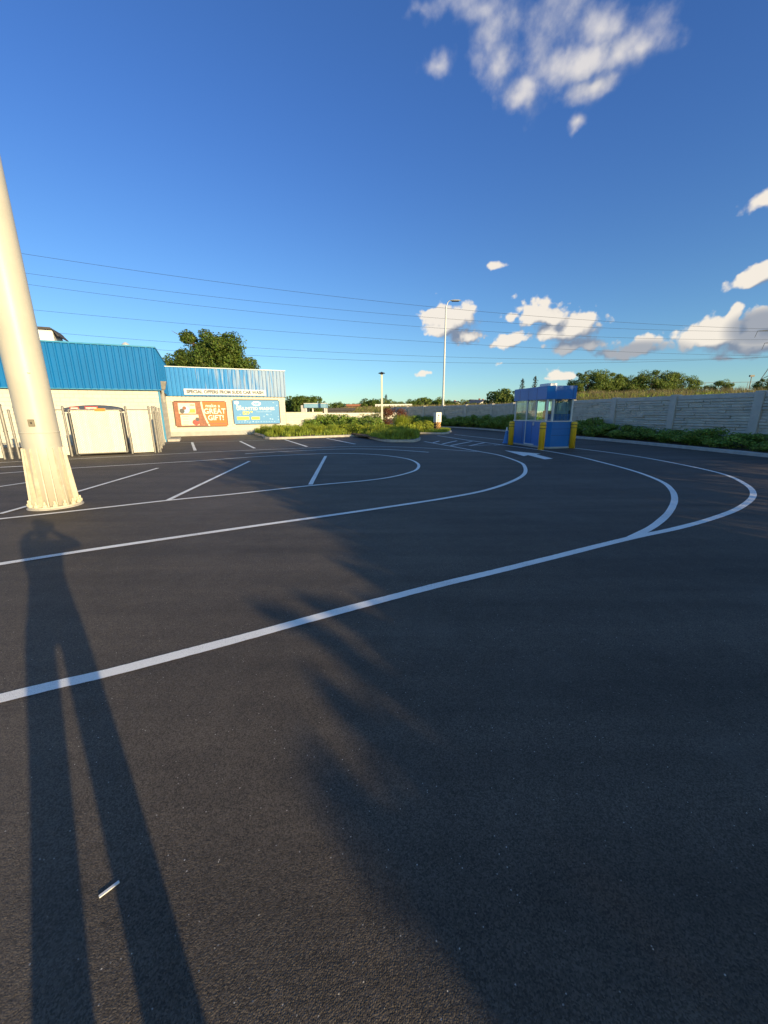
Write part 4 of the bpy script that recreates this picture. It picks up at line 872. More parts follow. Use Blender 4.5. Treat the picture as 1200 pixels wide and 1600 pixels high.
rb = make_bush('russet_bush', 1.35, 1.2, 2.0, 4200, .12, MA['redleaf'], 34, .30); q = AT(613, 660, 34.5); put_copy(rb, True, (q.x, 34.5, .15), 0, (1.05, 1, .88), 'large reddish brown bush behind the short lamp post', None, 'bush')
gb = make_bush('olive_bush', 1.1, 1.0, 1.7, 3200, .10, MA['leaf2'], 26, .34); q = AT(580, 660, 34); put_copy(gb, True, (q.x, 34, .12), 0, (1.1, 1, .92), 'olive green bush left of the reddish brown bush', None, 'bush')
og = tuft('fountain_grass', 1500, 1.15, 1.1, MA['lime'], .008); q = AT(628, 668, 29.5); put_copy(og, True, (q.x, 29.5, .12), 0, 1, 'rounded clump of tall fine bright grass on the island', None, 'grass')
ls = make_bush('yellow_shrub', .6, .55, .55, 1500, .09, MA['lime'], 16, .4)
lp_ = [(590, 677, 26.5), (607, 676, 27), (600, 676, 29), (645, 673, 29), (652, 674, 30), (664, 674, 33.5), (655, 674, 35), (658, 674, 33), (470, 676, 29.5), (452, 677, 29), (500, 676, 29), (533, 676, 28.5), (515, 675, 30), (560, 676, 28), (618, 676, 26.5), (632, 676, 27.5), (430, 678, 28), (572, 677, 27.5)]
order = sorted(range(len(lp_)), key=lambda i: lp_[i][0])
for i, (px, py, d) in enumerate(lp_):
    q = AT(px, py, d); put_copy(ls, i == 0, (q.x, d, .12), random.random() * 6, random.uniform(.9, 1.3), 'low yellow-green shrub between the islands, %s from the left' % ordinal(order.index(i)), 'yellow-green shrubs', 'shrub')
# hedge shrubs along the grey wall
hb = [make_bush('hedge_shrub', 1.15, .85, .95, 4200, .10, MA['hedge'], 30, .33), make_bush('hedge_shrub', 1.05, .85, .8, 3600, .10, MA['hedge'], 26, .36)]
first = [True, True]; s_ = 4.0; acc = 0; tot = 0; k = 0; cum = 0
pts = kpt; nxt = 0.4; segs = []
for a, b in zip(pts[:-1], pts[1:]):
    L_ = (b - a).length
    while nxt <= cum + L_:
        segs.append(a.lerp(b, (nxt - cum) / L_)); nxt += 1.15
    cum += L_
segs = [q for q in segs if q.y > 6]
for k, q in enumerate(segs):
    j = k % 2; off = (wallx(q.y) - q.x); hs_ = .66
    if 21 < q.y < 24: hs_ = 1.0
    if 24 < q.y < 27.5: hs_ = .42
    if q.y > 30: hs_ = 1.1
    put_copy(hb[j], first[j], (q.x + min(1.0, max(.75, off * .5)), q.y + .2, .12), random.random() * 6, (random.uniform(.85, 1.05), random.uniform(.85, 1.05), hs_ * random.uniform(.85, 1.1)), 'hedge shrub at the foot of the grey wall, %s from the near end' % ordinal(k), 'hedge shrubs along the grey wall', 'shrub'); first[j] = False
# ------------------------------------------------------------------ things behind the island
wA, wB = Vector((-14.9, 42.6)), Vector((2.4, 50.6)); d = wB - wA; ang = math.atan2(d.y, d.x); md = (wA + wB) / 2
LW = empty('white_wall', (md.x, md.y, 0), ang); tag(LW, 'long low white boundary wall running behind the planted island', 'wall')
MB().b2(-d.length / 2, d.length / 2, -.1, .1, 0, 1.50).build('wall_body', MA['block'], LW); MB().b2(-d.length / 2 - .02, d.length / 2 + .02, -.13, .13, 1.50, 1.56).build('coping', MA['white'], LW)
for k in range(5): MB().b2(-d.length / 2 + .3 + k * 3.6, -d.length / 2 + .42 + k * 3.6, -.125, -.1, 0, 1.5).build('pilaster', MA['block'], LW)
# blue topped vacuum canopy
q0, q1 = AT(479, 668, 40), AT(511, 668, 40.6)
K = empty('wash_canopy', (q0.x, 40, 0), .05); tag(K, 'small white framed canopy with pale blue top beside the cream wing', 'canopy'); wk = q1.x - q0.x
for x, y in ((0.06, 0), (wk - .06, 0), (.72, .1), (0.06, 2.0), (wk - .06, 2.0)): MB().b2(x - .06, x + .06, y - .06, y + .06, 0, 2.08).build('leg', MA['white'], K)
MB().b2(-.12, wk + .06, -.15, 2.2, 2.08, 2.48, bev=.02).build('canopy_top', mat('pale_blue_fascia', (.22, .42, .58), .5), K); MB().b2(-.14, wk + .08, -.17, 2.22, 2.48, 2.53).build('edge_trim', MA['white'], K)
MB().b2(-.45, -.05, .0, 2.1, 0.0, 2.35, bev=.01).build('side_column', MA['grey'], K)
MB().b2(.15, wk - .12, .9, 1.2, 1.0, 1.2).build('machine_shelf', MA['white'], K); MB().b2(.2, .7, .9, 1.3, .25, 1.0).build('machine', MA['dark'], K)
# short lamp post
q = AT(597, 662, 33.0); zt = AT(595.8, 583, 33).z
P_ = empty('lamp_post', (q.x, 33.0, .1)); tag(P_, 'short cream square lamp post with a flat dark cap on the island', 'lamp post')
MB().b2(-.075, .075, -.075, .075, 0, zt - .22, bev=.012).build('pole', MA['lampwhite'], P_)
mb = MB(); mb.lathe([(.08, zt - .22), (.12, zt - .16), (.28, zt - .13), (.25, zt - .08), (.1, zt - .04), (.03, zt)], n=14); mb.build('lamp_head', MA['dark'], P_)
MB().b2(-.14, .14, -.14, .14, 0, .12).build('base', MA['concrete'], P_)
# street lamp behind the wall
dL = 50.0; q = AT(692, 640, dL); zt = AT(691.2, 478, dL).z; zh = AT(703, 469.5, dL).z
SL = empty('street_lamp', (q.x, dL, 0)); tag(SL, 'tall grey street lamp with one curved arm rising behind the grey wall', 'street lamp')
MB().tube((0, 0, 0), (0, 0, zt), .15, .085, 14).build('pole', MA['lampgrey'], SL)
ax = AT(703, 469.5, dL).x - q.x; hx = AT(720.5, 470, dL).x - q.x
arm = [Vector((0, 0, zt - .25)), Vector((ax * .45, 0, zt + (zh - zt) * .62)), Vector((ax * .85, 0, zh - .05)), Vector((ax * 1.15, 0, zh))]
MB().path(crom(arm, 5), .045, 8).build('arm', MA['lampgrey'], SL)
mb = MB(); n = 10; hl = hx - ax * 1.05
for i in range(n): pass
mb.lathe([(.02, 0), (.12, hl * .1), (.19, hl * .4), (.17, hl * .75), (.03, hl)], n=12); o = mb.build('lamp_head', MA['lampgrey'], SL, (ax * 1.05, 0, zh)); o.rotation_euler = (0, R(90), 0); o.scale = (.5, 1, 1)
MB().b2(hl * .15, hl * .8, -.13, .13, -.12, -.06).build('lens', MA['black'], SL, (ax * 1.05, 0, zh))

# ------------------------------------------------------------------ berm behind the wall
def berm_z(x, y):
    w = wallx(y) if y < 53 else WALLP[-1].x - (y - 53) * .55
    s = x - w - .2
    if s < 0: return -.02
    q = x / max(y, 1); k = min(max((q - .32) / .16, 0), 1); sl_ = .012 + (.037 - .012) * k * k * (3 - 2 * k)
    t = min(s / 10, 1); t = t * t * (3 - 2 * t); hi = 1.5 + min(y, 75) * sl_
    lo = 1.2 * min(s / 1.0, 1)
    return lo + (hi - lo) * t + .08 * math.sin(x * .7 + y * .3) * t
vs = []; fs = []; nx, ny = 44, 60
ys_ = [3 + 1.5 * j if j < 34 else 54 + (j - 33) * 9 for j in range(ny)]
for j, y in enumerate(ys_):
    w = wallx(y) if y < 53 else WALLP[-1].x - (y - 53) * .55
    for i in range(nx):
        s = .2 + (i / (nx - 1)) ** 2 * 260; vs.append((w + s, y, berm_z(w + s, y)))
        if i and j: a = j * nx + i; fs.append((a - nx - 1, a - nx, a, a - 1))
tag(MB().add(vs, fs).build('embankment', MA['field'], smooth=True), kind='structure')
def berm_area(x0, x1, y0, y1, s0=.5, s1=60):
    def f(n):
        out = []
        while len(out) < n:
            y = random.uniform(y0, y1); w = wallx(y) if y < 53 else WALLP[-1].x - (y - 53) * .55; x = w + s0 + (s1 - s0) * random.random() ** 1.3
            out.append((x, y, berm_z(x, y) - .03))
        return np.array(out)
    return f
V = np.concatenate([blades(40000, berm_area(0, 0, 10, 52, 4, 26), .50, .011, 1.0, lambda B: .25 + 1.1 * np.abs(np.sin(B[:, 0] * .9 + 2 * np.sin(B[:, 1] * .37))) ** 2), blades(7000, berm_area(0, 0, 40, 90, 2, 30), .6, .04, .5)])
me = np_mesh('dry_grass', V); me.materials.append(MA['drygrass']); o = bpy.data.objects.new('dry_grass', me); COL.objects.link(o); tag(o, 'tall dry golden grass covering the embankment behind the wall', 'grass', kind='stuff')
V = blades(30000, berm_area(0, 0, 10, 80, 4, 34), .36, .022, 1.0); me = np_mesh('field_weeds', V); me.materials.append(MA['greengrass']); o = bpy.data.objects.new('field_weeds', me); COL.objects.link(o); tag(o, 'green weeds mixed into the dry grass behind the wall', 'weeds', kind='stuff')

# ------------------------------------------------------------------ trees
big = make_tree('broadleaf_tree', 11.5, 5.6, 4.6, 56000, .30, MA['leaf'], clumps=160, cr=.22, flat=.35, tr=.3, shell=.35)
q = AT(338, 640, 47); put_copy(big, True, (q.x, 47, 0), 2.2, (.88, .88, .90), 'large rounded dark green tree rising behind the blue topped wing', None, 'tree')
ta = [make_tree('broadleaf_tree', 4.2, 2.3, 1.95, 9000, .20, MA['leaf2'], clumps=50, cr=.27, flat=.1, tr=.09),
      make_tree('broadleaf_tree', 4.0, 2.0, 1.85, 8000, .20, MA['leaf2'], clumps=34, cr=.32, flat=.15, tr=.08)]
ft = [True, True]
desc = [(914, 55, 1.06, 0, 'full olive-green tree at the left end of the row on the embankment'), (938, 56, 1.02, 0, 'second tree from the left in the row on the embankment'), (962, 58, .92, 1, 'third tree from the left in the row on the embankment'),
        (985, 57, .88, 1, 'fourth tree from the left in the row on the embankment'), (1012, 57, 1.08, 0, 'fifth tree from the left in the row on the embankment'), (1040, 58, 1.05, 1, 'sixth tree from the left in the row on the embankment'), (1062, 59, .86, 0, 'tree at the right end of the row on the embankment'),
        (1120, 50, .58, 1, 'round low tree standing alone right of the row on the embankment'), (1100, 52, .40, 1, 'small bush left of the lone round tree on the embankment'), (1192, 48, .60, 0, 'brownish bush at the foot of the lattice pylon')]
for px, dd, s, j, lb in desc:
    q = AT(px, 640, dd); z = berm_z(q.x, dd)
    put_copy(ta[j], ft[j], (q.x, dd, z - .3 * s), random.random() * 6, (s * .98, s * .98, s * .82), lb, 'trees on the embankment' if px < 1070 else None, 'tree' if px != 1100 else 'bush'); ft[j] = False
cf = make_conifer('conifer', 6.4, 1.15, 1300, .26)
for k, (px, py, dd, lb) in enumerate(((817, 591, 88, 'narrow spruce left of its twin above the booth roof'), (837, 587, 88, 'taller narrow spruce just above the booth roof'), (603, 616, 120, 'small dark conifer on the skyline near the short lamp post'))):
    q = AT(px, py, dd); s = (q.z - 2.0) / 6.4 if k < 2 else q.z / 6.4
    put_copy(cf, k == 0, (q.x, dd, 2.0 if k < 2 else 0), k * 2.0, (s * 1.5, s * 1.5, s), lb, None, 'tree')
tb = [make_tree('skyline_tree', 6.0, 3.6, 2.6, 2600, .55, MA['leaf'], clumps=26, cr=.36, flat=.2, tr=.16), make_tree('skyline_tree', 6.2, 3.0, 2.8, 2400, .52, MA['leaf2'], clumps=20, cr=.4, flat=.2, tr=.14), make_tree('skyline_tree', 5.6, 4.2, 2.4, 2600, .55, MA['leaf'], clumps=30, cr=.33, flat=.2, tr=.16)]
sky_t = []
x = 452
while x < 800:
    top = 628 + 4 * math.sin(x * .05) + random.uniform(-3, 3)
    if x < 495: top = 621 + random.uniform(-2, 3)
    if 640 < x < 700: top = 624 + random.uniform(-2, 4)
    if 700 < x < 770: top = 628 + random.uniform(-2, 4)
    if x > 778: top = 609 + random.uniform(0, 6)
    sky_t.append((x, top, random.choice((95, 105, 118, 130)) if x < 778 else 92)); x += random.uniform(7, 11)
sky_t += [(470, 619, 92), (486, 622, 92), (580, 622, 92), (662, 622, 110), (690, 622, 105), (790, 606, 95), (960, 596, 120), (600, 628, 88), (630, 629, 90), (645, 627, 120), (895, 600, 130), (455, 622, 95)]
sky_t.sort(); fb = [True] * 3
for k, (px, py, dd) in enumerate(sky_t):
    q = AT(px, py, dd); j = random.randrange(3); s = q.z / 6.0; sw_ = s * random.uniform(.65, .95)
    put_copy(tb[j], fb[j], (q.x, dd, 0), random.random() * 6, (sw_, sw_, s), 'distant tree on the skyline between the wing and the booth, %s from the left' % ordinal(k), 'distant skyline trees', 'tree'); fb[j] = False

# ------------------------------------------------------------------ far buildings
def house(px, py, dd, w, dp, wall, roof, label, rz=0.0, low=False, base=0.0, pitch=.45):
    q = AT(px, py, dd); o = empty('house', (q.x, dd, base), rz); tag(o, label, 'house' if not low else 'building'); top = q.z - base
    if low:
        MB().b2(-w / 2, w / 2, 0, dp, 0, top - .5).build('wall', wall, o); MB().b2(-w / 2 - .3, w / 2 + .3, -.4, dp + .3, top - .5, top).build('roof', roof, o)
        for k in range(4): MB().b2(-w / 2 + w * (k + .3) / 4, -w / 2 + w * (k + .7) / 4, -.03, -.003, top - 2.1, top - 1.0).build('window', MA['black'], o)
    else:
        rh = w * pitch / 2; e_ = top - rh
        MB().add([(-w / 2, 0, 0), (w / 2, 0, 0), (w / 2, 0, e_), (0, 0, top - .05), (-w / 2, 0, e_), (-w / 2, dp, 0), (w / 2, dp, 0), (w / 2, dp, e_), (0, dp, top - .05), (-w / 2, dp, e_)], [(0, 1, 2, 3, 4), (9, 8, 7, 6, 5), (1, 6, 7, 2), (5, 0, 4, 9)]).build('wall', wall, o)
        t = .15; MB().add([(-w / 2 - .4, -.4, e_ - .2), (0, -.4, top), (w / 2 + .4, -.4, e_ - .2), (w / 2 + .4, dp + .4, e_ - .2), (0, dp + .4, top), (-w / 2 - .4, dp + .4, e_ - .2), (-w / 2 - .4, -.4, e_ - .35), (0, -.4, top - t), (w / 2 + .4, -.4, e_ - .35)], [(0, 1, 4, 5), (1, 2, 3, 4), (6, 7, 1, 0), (7, 8, 2, 1)]).build('roof', roof, o)
        for k in (-.25, .2): MB().b2(w * k - .5, w * k + .5, -.03, -.003, e_ - 1.7, e_ - .5).build('window', MA['black'], o)
        MB().b2(w * .2, w * .2 + .6, dp * .4, dp * .4 + .6, e_, top + .4).build('chimney', MA['brick'], o)
    return o
house(615, 631.5, 78, 6.6, 8, MA['white'], MA['white'], 'flat white roofed building glimpsed above the white wall', 0, True)
house(529, 637.5, 72, 5.0, 6, MA['roofgrey'], MA['roofdark'], 'dark flat roofed building behind the canopy and the white wall', 0, True)
house(556, 631.5, 100, 4.2, 6, MA['brick'], MA['brick'], 'small red brick building among the distant trees', 0, True)
house(715, 626.5, 150, 7, 9, MA['white'], MA['roofdark'], 'white gabled house with dark roof right of the street lamp', .5)
house(735, 624, 165, 9, 9, MA['brick'], MA['roofdark'], 'dark roofed brown house between the two white gabled houses', -.7)
house(758, 624.5, 150, 8, 9, MA['white'], MA['roofgrey'], 'pale grey roofed house left of the tall trees by the booth', .4)
house(772, 622, 160, 7, 9, MA['plinth'], MA['roofgrey'], 'tallest of the distant houses next to the trees by the booth', -.5)

# ------------------------------------------------------------------ lattice pylon, wires, far post
dT = 130.0
def legp(px, py): return AT(px, py, dT)
T0 = AT(1222, 640, dT); PT = empty('lattice_pylon', (T0.x, dT, 2.0)); tag(PT, 'steel lattice power pylon cut off by the right edge of the photo', 'pylon')
bw = 14; HT = 44.0; mb = MB()
def wd(z): return .9 + 6.4 * (1 - z / 24) if z < 24 else .9 + (24 - z) * .02
lv = [0, 5, 9.5, 13.5, 17, 20, 22.5, 25, 27.5, 30, 32.5, 35, 37.5, 40, HT]
for sx_ in (-1, 1):
    for sy in (-1, 1):
        for a, b in zip(lv[:-1], lv[1:]): mb.tube((sx_ * wd(a), sy * wd(a), a), (sx_ * wd(b), sy * wd(b), b), .11, .11, 4)
for a, b in zip(lv[:-1], lv[1:]):
    for s in (-1, 1):
        mb.tube((-wd(a), s * wd(a), a), (wd(b), s * wd(b), b), .06, .06, 4); mb.tube((wd(a), s * wd(a), a), (-wd(b), s * wd(b), b), .06, .06, 4)
        mb.tube((s * wd(a), -wd(a), a), (s * wd(b), wd(b), b), .06, .06, 4); mb.tube((s * wd(a), wd(a), a), (s * wd(b), -wd(b), b), .06, .06, 4)
        mb.tube((-wd(b), s * wd(b), b), (wd(b), s * wd(b), b), .06, .06, 4)
mb.build('lattice', MA['tower'], PT)
arms = []
for zz, al in ((AT(1186, 517, dT).z - 2, T0.x - AT(1184, 517, dT).x), (AT(1197, 536, dT).z - 2, T0.x - AT(1196, 536, dT).x + 0.2), (AT(1186, 500, dT).z - 2 + 3, 5.0)):
    mb = MB()
    for s in (-1, 1):
        mb.tube((0, .6, zz + .9), (s * al, 0, zz), .09, .07, 4); mb.tube((0, -.6, zz - .2), (s * al, 0, zz), .09, .07, 4); mb.tube((s * al * .5, .3, zz + .45), (s * al * .5, -.3, zz - .1), .06, .06, 4)
        mb.tube((s * al, 0, zz), (s * (al + .5), 0, zz - 1.9), .07, .07, 5)
    mb.build('cross_arm', MA['tower'], PT)
WP = [[(40, 397), (640, 476), (980, 504), (1200, 514)], [(45, 427), (640, 495), (980, 512), (1200, 519)], [(50, 445), (640, 510), (980, 527), (1200, 531)],
      [(57, 484.5), (300, 507), (640, 532), (980, 550)], [(82, 520), (277, 534.5), (640, 556), (980, 562)], [(82, 534), (272, 547.5), (640, 565.5), (980, 566)]]
for k, pts in enumerate(WP):
    # each wire hangs in one vertical plane: fit a parabola through the traced heights, then run it on past both edges
    def pp(px, py):
        # plane runs from (-150, 95) to (T0.x, dT)
        r = ray(px, py); ax_, ay_ = -150.0, 92.0 + k; bx_, by_ = T0.x + 6 * (k % 2), dT
        dx, dy = bx_ - ax_, by_ - ay_; t = (ax_ * dy - ay_ * dx) / (r[0] * dy - r[1] * dx); x_, y_ = r[0] * t, r[1] * t
        return (x_ - ax_) / dx, EYE + r[2] * t, (ax_, ay_, dx, dy)
    S_ = [pp(*p) for p in pts]; c = np.polyfit([s[0] for s in S_], [s[1] for s in S_], 2); ax_, ay_, dx, dy = S_[0][2]
    P3 = [Vector((ax_ + dx * t, ay_ + dy * t, float(np.polyval(c, t)))) for t in np.linspace(-.1, 1.02, 70)]
    o = MB().path(P3, .030 if k else .034, 4).build('power_line', MA['wire'])
    tag(o, ['topmost overhead power line crossing the sky', 'second overhead power line from the top', 'third overhead power line from the top', 'fourth overhead power line from the top', 'fifth overhead power line, upper of the lowest pair', 'lowest overhead power line crossing the sky'][k], 'power line', 'overhead power lines')
q = AT(1172, 600, 60); zt = AT(1173, 586, 60).z; zb = berm_z(q.x, 60)
o = empty('lamp_post', (q.x, 60, zb)); tag(o, 'tiny dark double-headed lamp post on the embankment left of the pylon', 'lamp post')
MB().tube((0, 0, 0), (0, 0, zt - zb - .2), .07, .05, 6).build('pole', MA['dark'], o); MB().b2(-.32, .32, -.12, .12, zt - zb - .25, zt - zb).build('lamp_head', MA['dark'], o); MB().b2(-.35, -.1, -.2, .2, 0, .9).build('cabinet', MA['white'], o)
FC = AT(1080, 600, 62); FD = AT(1215, 596, 60); z0 = berm_z(FC.x, 62)
o = empty('wire_fence', (FC.x, 62, z0)); tag(o, 'thin wire fence on the embankment between the lone tree and the pylon', 'fence')
dv = Vector((FD.x - FC.x, -2, 0)); hf = AT(1130, 597.5, 61).z - z0
mb = MB(); mb.tube((0, 0, hf), tuple(dv + Vector((0, 0, hf))), .03, .03, 4); mb.tube((0, 0, hf * .5), tuple(dv + Vector((0, 0, hf * .5))), .012, .012, 4); mb.build('rail', MA['galv'], o)
for k in range(7): p = dv * (k / 6); MB().tube((p.x, p.y, -.3), (p.x, p.y, hf + .05), .035, .035, 5).build('post', MA['galv'], o)

# ------------------------------------------------------------------ trees behind the camera that throw the long shade
def sunpos(u, v): p = TD * u + VD * v; return p
TE = math.tan(SUN_EL)
def shoots_tree(name, h, rx, rz, ns, m, bottom=.25, tr=.1):
    """a crown made of upright leafy shoots round a denser core, like a young lime"""
    root = empty(name, (0, 0, 0)); cz = h - rz * .92; P = []; Nn = []
    for k in range(ns):
        d = Vector((random.gauss(0, 1), random.gauss(0, 1), random.gauss(.25, .8))).normalized(); q = random.uniform(.35, .86)
        c = Vector((d.x * rx * q, d.y * rx * q, cz + d.z * rz * q)); ax = (Vector((d.x, d.y, abs(d.z) * .5 + .75))).normalized(); L_ = random.uniform(.45, .95) * min(1.2, rx * .55)
        for i in range(random.randint(50, 80)):
            t = random.random(); w = .17 * (1 - t * .75) * (1 + .6 * random.random()); P.append(c + ax * (t * L_) + Vector((random.gauss(0, w), random.gauss(0, w), random.gauss(0, w * .6)))); Nn.append((d.x, d.y, .6))
    core = 2600; u_ = np.random.normal(0, 1, (core, 3)); u_ /= np.linalg.norm(u_, axis=1)[:, None]; u_ *= (np.random.random(core) ** .33 * .72)[:, None]
    CP = u_ * np.array([rx, rx, rz]) + np.array([0, 0, cz])
    V = leaves(np.concatenate([np.array([tuple(p) for p in P]), CP]), np.concatenate([np.array(Nn), u_]), .17); leafobj('crown', V, m, root)
    mb = MB(); mb.tube((0, 0, -.1), (0, 0, cz), tr, tr * .6, 8)
    for k in range(7):
        a = k * 2.4; mb.tube((0, 0, cz - rz * .5 + k * .1), (math.cos(a) * rx * .6, math.sin(a) * rx * .6, cz + rz * .3), tr * .4, tr * .1, 5)
    mb.build('trunk', MA['bark'], root); return root
sh = [shoots_tree('shade_tree', 3.0, 1.35, 1.35, 170, MA['leaf'], tr=.06), shoots_tree('shade_tree', 6.0, 2.1, 2.4, 230, MA['leaf2'])]
fs_ = [True, True]
# u along the light, v across it: the row stands behind and to the right, its tips reach 1 m to 20 m in front of the camera
SHD = [(-10, 3.95, 1.08, 1.08, 1.04, 0), (-9.3, 4.9, 1.1, 1.1, 1.12, 0), (-10.4, 5.0, .78, .78, .82, 1), (-10.4, 6.9, .78, .78, .90, 1), (-10.4, 9.6, .84, .84, .93, 1), (-10.6, 12.7, .92, .92, 1.0, 1), (-10.6, 15.8, .98, .98, 1.07, 1), (-10.8, 19.2, 1.0, 1.0, 1.10, 1), (-11, 23.2, 1.1, 1.1, 1.14, 1), (-11, 27.6, 1.1, 1.1, 1.16, 1),
       (-8.2, 4.3, .9, .9, .92, 0), (-8.4, 5.6, .68, .68, .66, 1), (-8.4, 8.3, .72, .72, .76, 1), (-8.2, 11.2, .8, .8, .84, 1), (-8.4, 14.3, .9, .9, .92, 1), (-8.2, 17.4, .95, .95, .98, 1), (-8.5, 21.2, 1.0, 1.0, 1.0, 1), (-8.5, 25.4, 1.0, 1.0, 1.0, 1), (-12.5, 16.9, .9, .9, 1.14, 1), (-6.8, 3.7, .85, .85, .70, 0)]
for u, v, sa, sb_, sz, j in SHD:
    p = sunpos(u, v)
    put_copy(sh[j], fs_[j], (p.x, p.y, 0), random.random() * 6, (sa, sb_, sz), 'leafy tree behind the photographer casting its shadow on the asphalt', 'trees behind the photographer', 'tree'); fs_[j] = False

# unseen shrub, foliage traced back from the shadow outline to cast its feathered edge
def vz(px, py, u0=-10.0):
    g_ = G(px, py); return g_.x * VD.x + g_.y * VD.y, (g_.x * TD.x + g_.y * TD.y - u0) * TE
FR = [[(440, 916), (520, 935), (620, 985), (860, 1130)], [(440, 985), (520, 1010), (620, 1080), (860, 1250)], [(500, 950), (580, 985), (660, 1020)], [(548, 1105), (610, 1165), (680, 1230), (860, 1360)], [(560, 1160), (620, 1215), (700, 1300), (880, 1450)],
      [(545, 1262), (620, 1318), (690, 1390), (780, 1470)], [(600, 1340), (680, 1420), (760, 1490), (860, 1560)], [(520, 870), (600, 920), (700, 985), (820, 1060)], [(700, 1100), (790, 1160), (900, 1240)], [(690, 1470), (760, 1540), (840, 1600)]]
SOL = [(640, 860), (690, 945), (750, 1010), (700, 1030), (800, 1110), (770, 1170), (840, 1240), (800, 1330), (850, 1390), (830, 1450), (880, 1500), (790, 1600), (800, 1760), (1500, 1760), (1500, 860)]
P = []; Nn = []
for f_ in FR:
    q = [vz(*p) for p in f_]; L_ = sum(math.hypot(b[0] - a[0], b[1] - a[1]) for a, b in zip(q[:-1], q[1:])); du = random.uniform(-.25, .25)
    for i in range(int(150 + L_ * 110)):
        t = random.random() ** .8 * (len(q) - 1); k = min(int(t), len(q) - 2); fr = t - k; w = .012 + .045 * t / (len(q) - 1)
        v = q[k][0] + (q[k + 1][0] - q[k][0]) * fr + random.gauss(0, w); z = q[k][1] + (q[k + 1][1] - q[k][1]) * fr + random.gauss(0, w * .8)
        p = sunpos(-10 + du + random.gauss(0, .08), v); P.append((p.x, p.y, z + du * TE)); Nn.append((TD.x, TD.y, .5))
poly_ = [Vector(vz(*p)) for p in SOL]; vs_ = [p.x for p in poly_]; zs_ = [p.y for p in poly_]
while len(P) < 9000:
    C_ = np.stack([np.random.uniform(min(vs_), min(max(vs_), 3.2), 4000), np.random.uniform(max(.3, min(zs_)), max(zs_), 4000)], 1); C_ = C_[in_poly(C_, poly_)]
    for v, z in C_[:1500]:
        du = random.uniform(-.5, .5); p = sunpos(-10 + du, v); P.append((p.x, p.y, z + du * TE + random.gauss(0, .03))); Nn.append((TD.x, TD.y, .4))
b0_ = sunpos(-10, 1.7); P = np.array(P) - np.array([b0_.x, b0_.y, 0])
SB_ = empty('shade_shrub', (b0_.x, b0_.y, 0)); tag(SB_, 'unseen shrub behind the photographer, shaped to cast the feathered edge of the shade', 'shrub')
leafobj('foliage', leaves(P, np.array(Nn, float), .105), MA['leaf2'], SB_)
mb = MB()
for k in range(7):
    a = k * .9; v = random.uniform(-.6, 1.1); p = sunpos(-10, 1.7 + v); mb.tube((math.cos(a) * .08, math.sin(a) * .08, 0), (p.x - b0_.x, p.y - b0_.y, 2.2), .025, .008, 5)
mb.build('stem', MA['bark'], SB_)

# ------------------------------------------------------------------ the photographer
PX, PY = .31, -.49
PE = empty('person', (PX, PY, 0)); tag(PE, 'standing person in dark shirt and jeans holding a phone up in both hands', 'person')
def skin(name, verts, edges, m, sub=2, par=PE):
    me = bpy.data.meshes.new(name); me.from_pydata([v[:3] for v in verts], edges, []); o = bpy.data.objects.new(name, me); COL.objects.link(o)
    o.modifiers.new('s', 'SKIN'); sk = me.skin_vertices[0].data
    for i, v in enumerate(verts): sk[i].radius = (v[3], v[4] if len(v) > 4 else v[3])
    sk[0].use_root = True; o.modifiers.new('d', 'SUBSURF').levels = sub; o.modifiers['d'].render_levels = sub
    dg = bpy.context.evaluated_depsgraph_get(); me2 = bpy.data.meshes.new_from_object(o.evaluated_get(dg)); bpy.data.objects.remove(o)
    me2.materials.clear(); me2.materials.append(m)
    for p in me2.polygons: p.use_smooth = True
    q = bpy.data.objects.new(name, me2); COL.objects.link(q); q.parent = par; return q
# local coordinates: person faces +y; hands reach the phone at the camera
hx_, hy_, hz_ = -PX, -PY - .035, 1.55
V_ = []; E_ = []
def add(p, r, frm=None, r2=None):
    V_.append((*p, r, r2 or r)); 
    if frm is not None: E_.append((frm, len(V_) - 1))
    return len(V_) - 1
pel = add((0, 0, .96), .11, None, .10); wst = add((0, 0, 1.12), .135, pel, .10); chs = add((0, .0, 1.32), .16, wst, .11); nk = add((0, .0, 1.47), .055, chs); hd0 = add((-.02, .03, 1.57), .072, nk, .085); hd1 = add((-.03, .05, 1.68), .075, hd0, .095); hd2 = add((-.03, .04, 1.755), .05, hd1, .06)
nose = add((-.035, .155, 1.645), .012, hd1)
def leg(sx_, fx_, fy_):
    a = add((sx_ * .12, 0, .90), .075, pel); b = add((sx_ * .10 + (fx_ - sx_ * .1) * .5, fy_ * .5 + .02, .50), .058, a); c = add((fx_, fy_, .10), .038, b); d = add((fx_ + sx_ * .03, fy_ + .12, .04), .035, c, .03); e = add((fx_ + sx_ * .05, fy_ + .19, .03), .028, d, .02)
leg(-1, -.195, .05); leg(1, .195, -.03)
def arm(sx_, elb, wr, palm):
    s = add((sx_ * .19, 0, 1.41), .055, chs); e = add(elb, .042, s); w = add(wr, .026, e); p = add(palm, .034, w, .018); return p
pL = arm(-1, (-.33, .18, 1.50), (hx_ - .12, hy_ - .08, 1.47), (hx_ - .10, hy_ - .03, 1.53))
pR = arm(1, (.36, .12, 1.39), (hx_ + .13, hy_ - .08, 1.47), (hx_ + .105, hy_ - .03, 1.53))
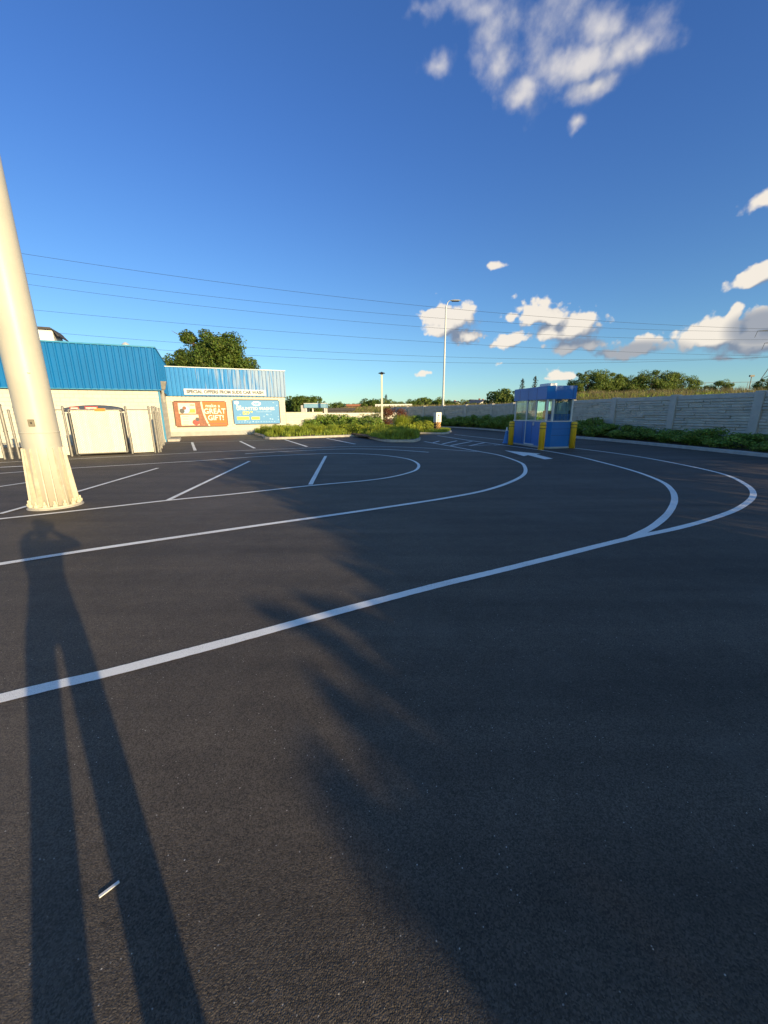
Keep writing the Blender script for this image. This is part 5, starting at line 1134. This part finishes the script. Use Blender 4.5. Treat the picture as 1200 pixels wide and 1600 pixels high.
for sg, pr in ((-1, pL), (1, pR)):
    for k, ln in enumerate((.070, .078, .074, .058)):
        z = 1.575 - k * .02; a = add((hx_ + sg * (.088 - .002 * k), hy_ + .012, z), .009, pr); b = add((hx_ + sg * (.088 - ln * .5), hy_ + .022, z + .004), .008, a); add((hx_ + sg * (.092 - ln), hy_ + .018, z + .008), .007, b)
    a = add((hx_ + sg * .085, hy_ - .03, 1.575), .010, pr); add((hx_ + sg * .05, hy_ - .018, 1.585), .008, a)
body = skin('body', V_, E_, MA['skin'])
SV = [(0, 0, .93, .135, .12), (0, 0, 1.12, .135, .115), (0, 0, 1.33, .18, .13), (0, 0, 1.45, .085), (.20, 0, 1.41, .075), (.31, .08, 1.40, .058), (-.20, 0, 1.41, .075), (-.30, .12, 1.47, .058)]
skin('shirt', SV, [(0, 1), (1, 2), (2, 3), (2, 4), (4, 5), (2, 6), (6, 7)], MA['shirt'])
skin('trousers', [(0, 0, .96, .125, .11), (.12, 0, .88, .085), (.155, .0, .50, .072), (.195, -.03, .09, .058), (-.12, 0, .88, .088), (-.155, .04, .50, .072), (-.195, .05, .09, .062)], [(0, 1), (1, 2), (2, 3), (0, 4), (4, 5), (5, 6)], MA['denim'])
skin('hair', [(-.03, .01, 1.64, .075, .085), (-.03, .03, 1.73, .072, .09), (-.03, .03, 1.775, .04, .05)], [(0, 1), (1, 2)], MA['hair'])
for x, y in ((-.205, .10), (.205, .02)): MB().box((x, y + .03, .045), (.10, .28, .09), bev=.025).build('shoe', MA['dark'], PE)
for sg in (-1, 1): MB().lathe([(.001, -.012), (.009, -.008), (.012, 0), (.009, .008), (.001, .012)], (-.035 + sg * .032, .135, 1.685), 10).build('eye', MA['white'], PE)
MB().box((-.035, .135, 1.60), (.05, .012, .012), bev=.003).build('mouth', MA['red'], PE)
for sg in (-1, 1): MB().box((-.03 + sg * .083, .04, 1.66), (.02, .035, .06), bev=.008).build('ear', MA['skin'], PE)
PH = empty('mobile_phone', (0, -.022, 1.55)); tag(PH, 'black mobile phone held upright at eye level in both hands', 'phone')
MB().box((0, 0, -.052), (.072, .008, .15), bev=.003).build('case', MA['black'], PH); MB().box((0, -.0055, -.052), (.066, .002, .14)).build('screen', mat('phone_glass', (.02, .02, .025), .1), PH)
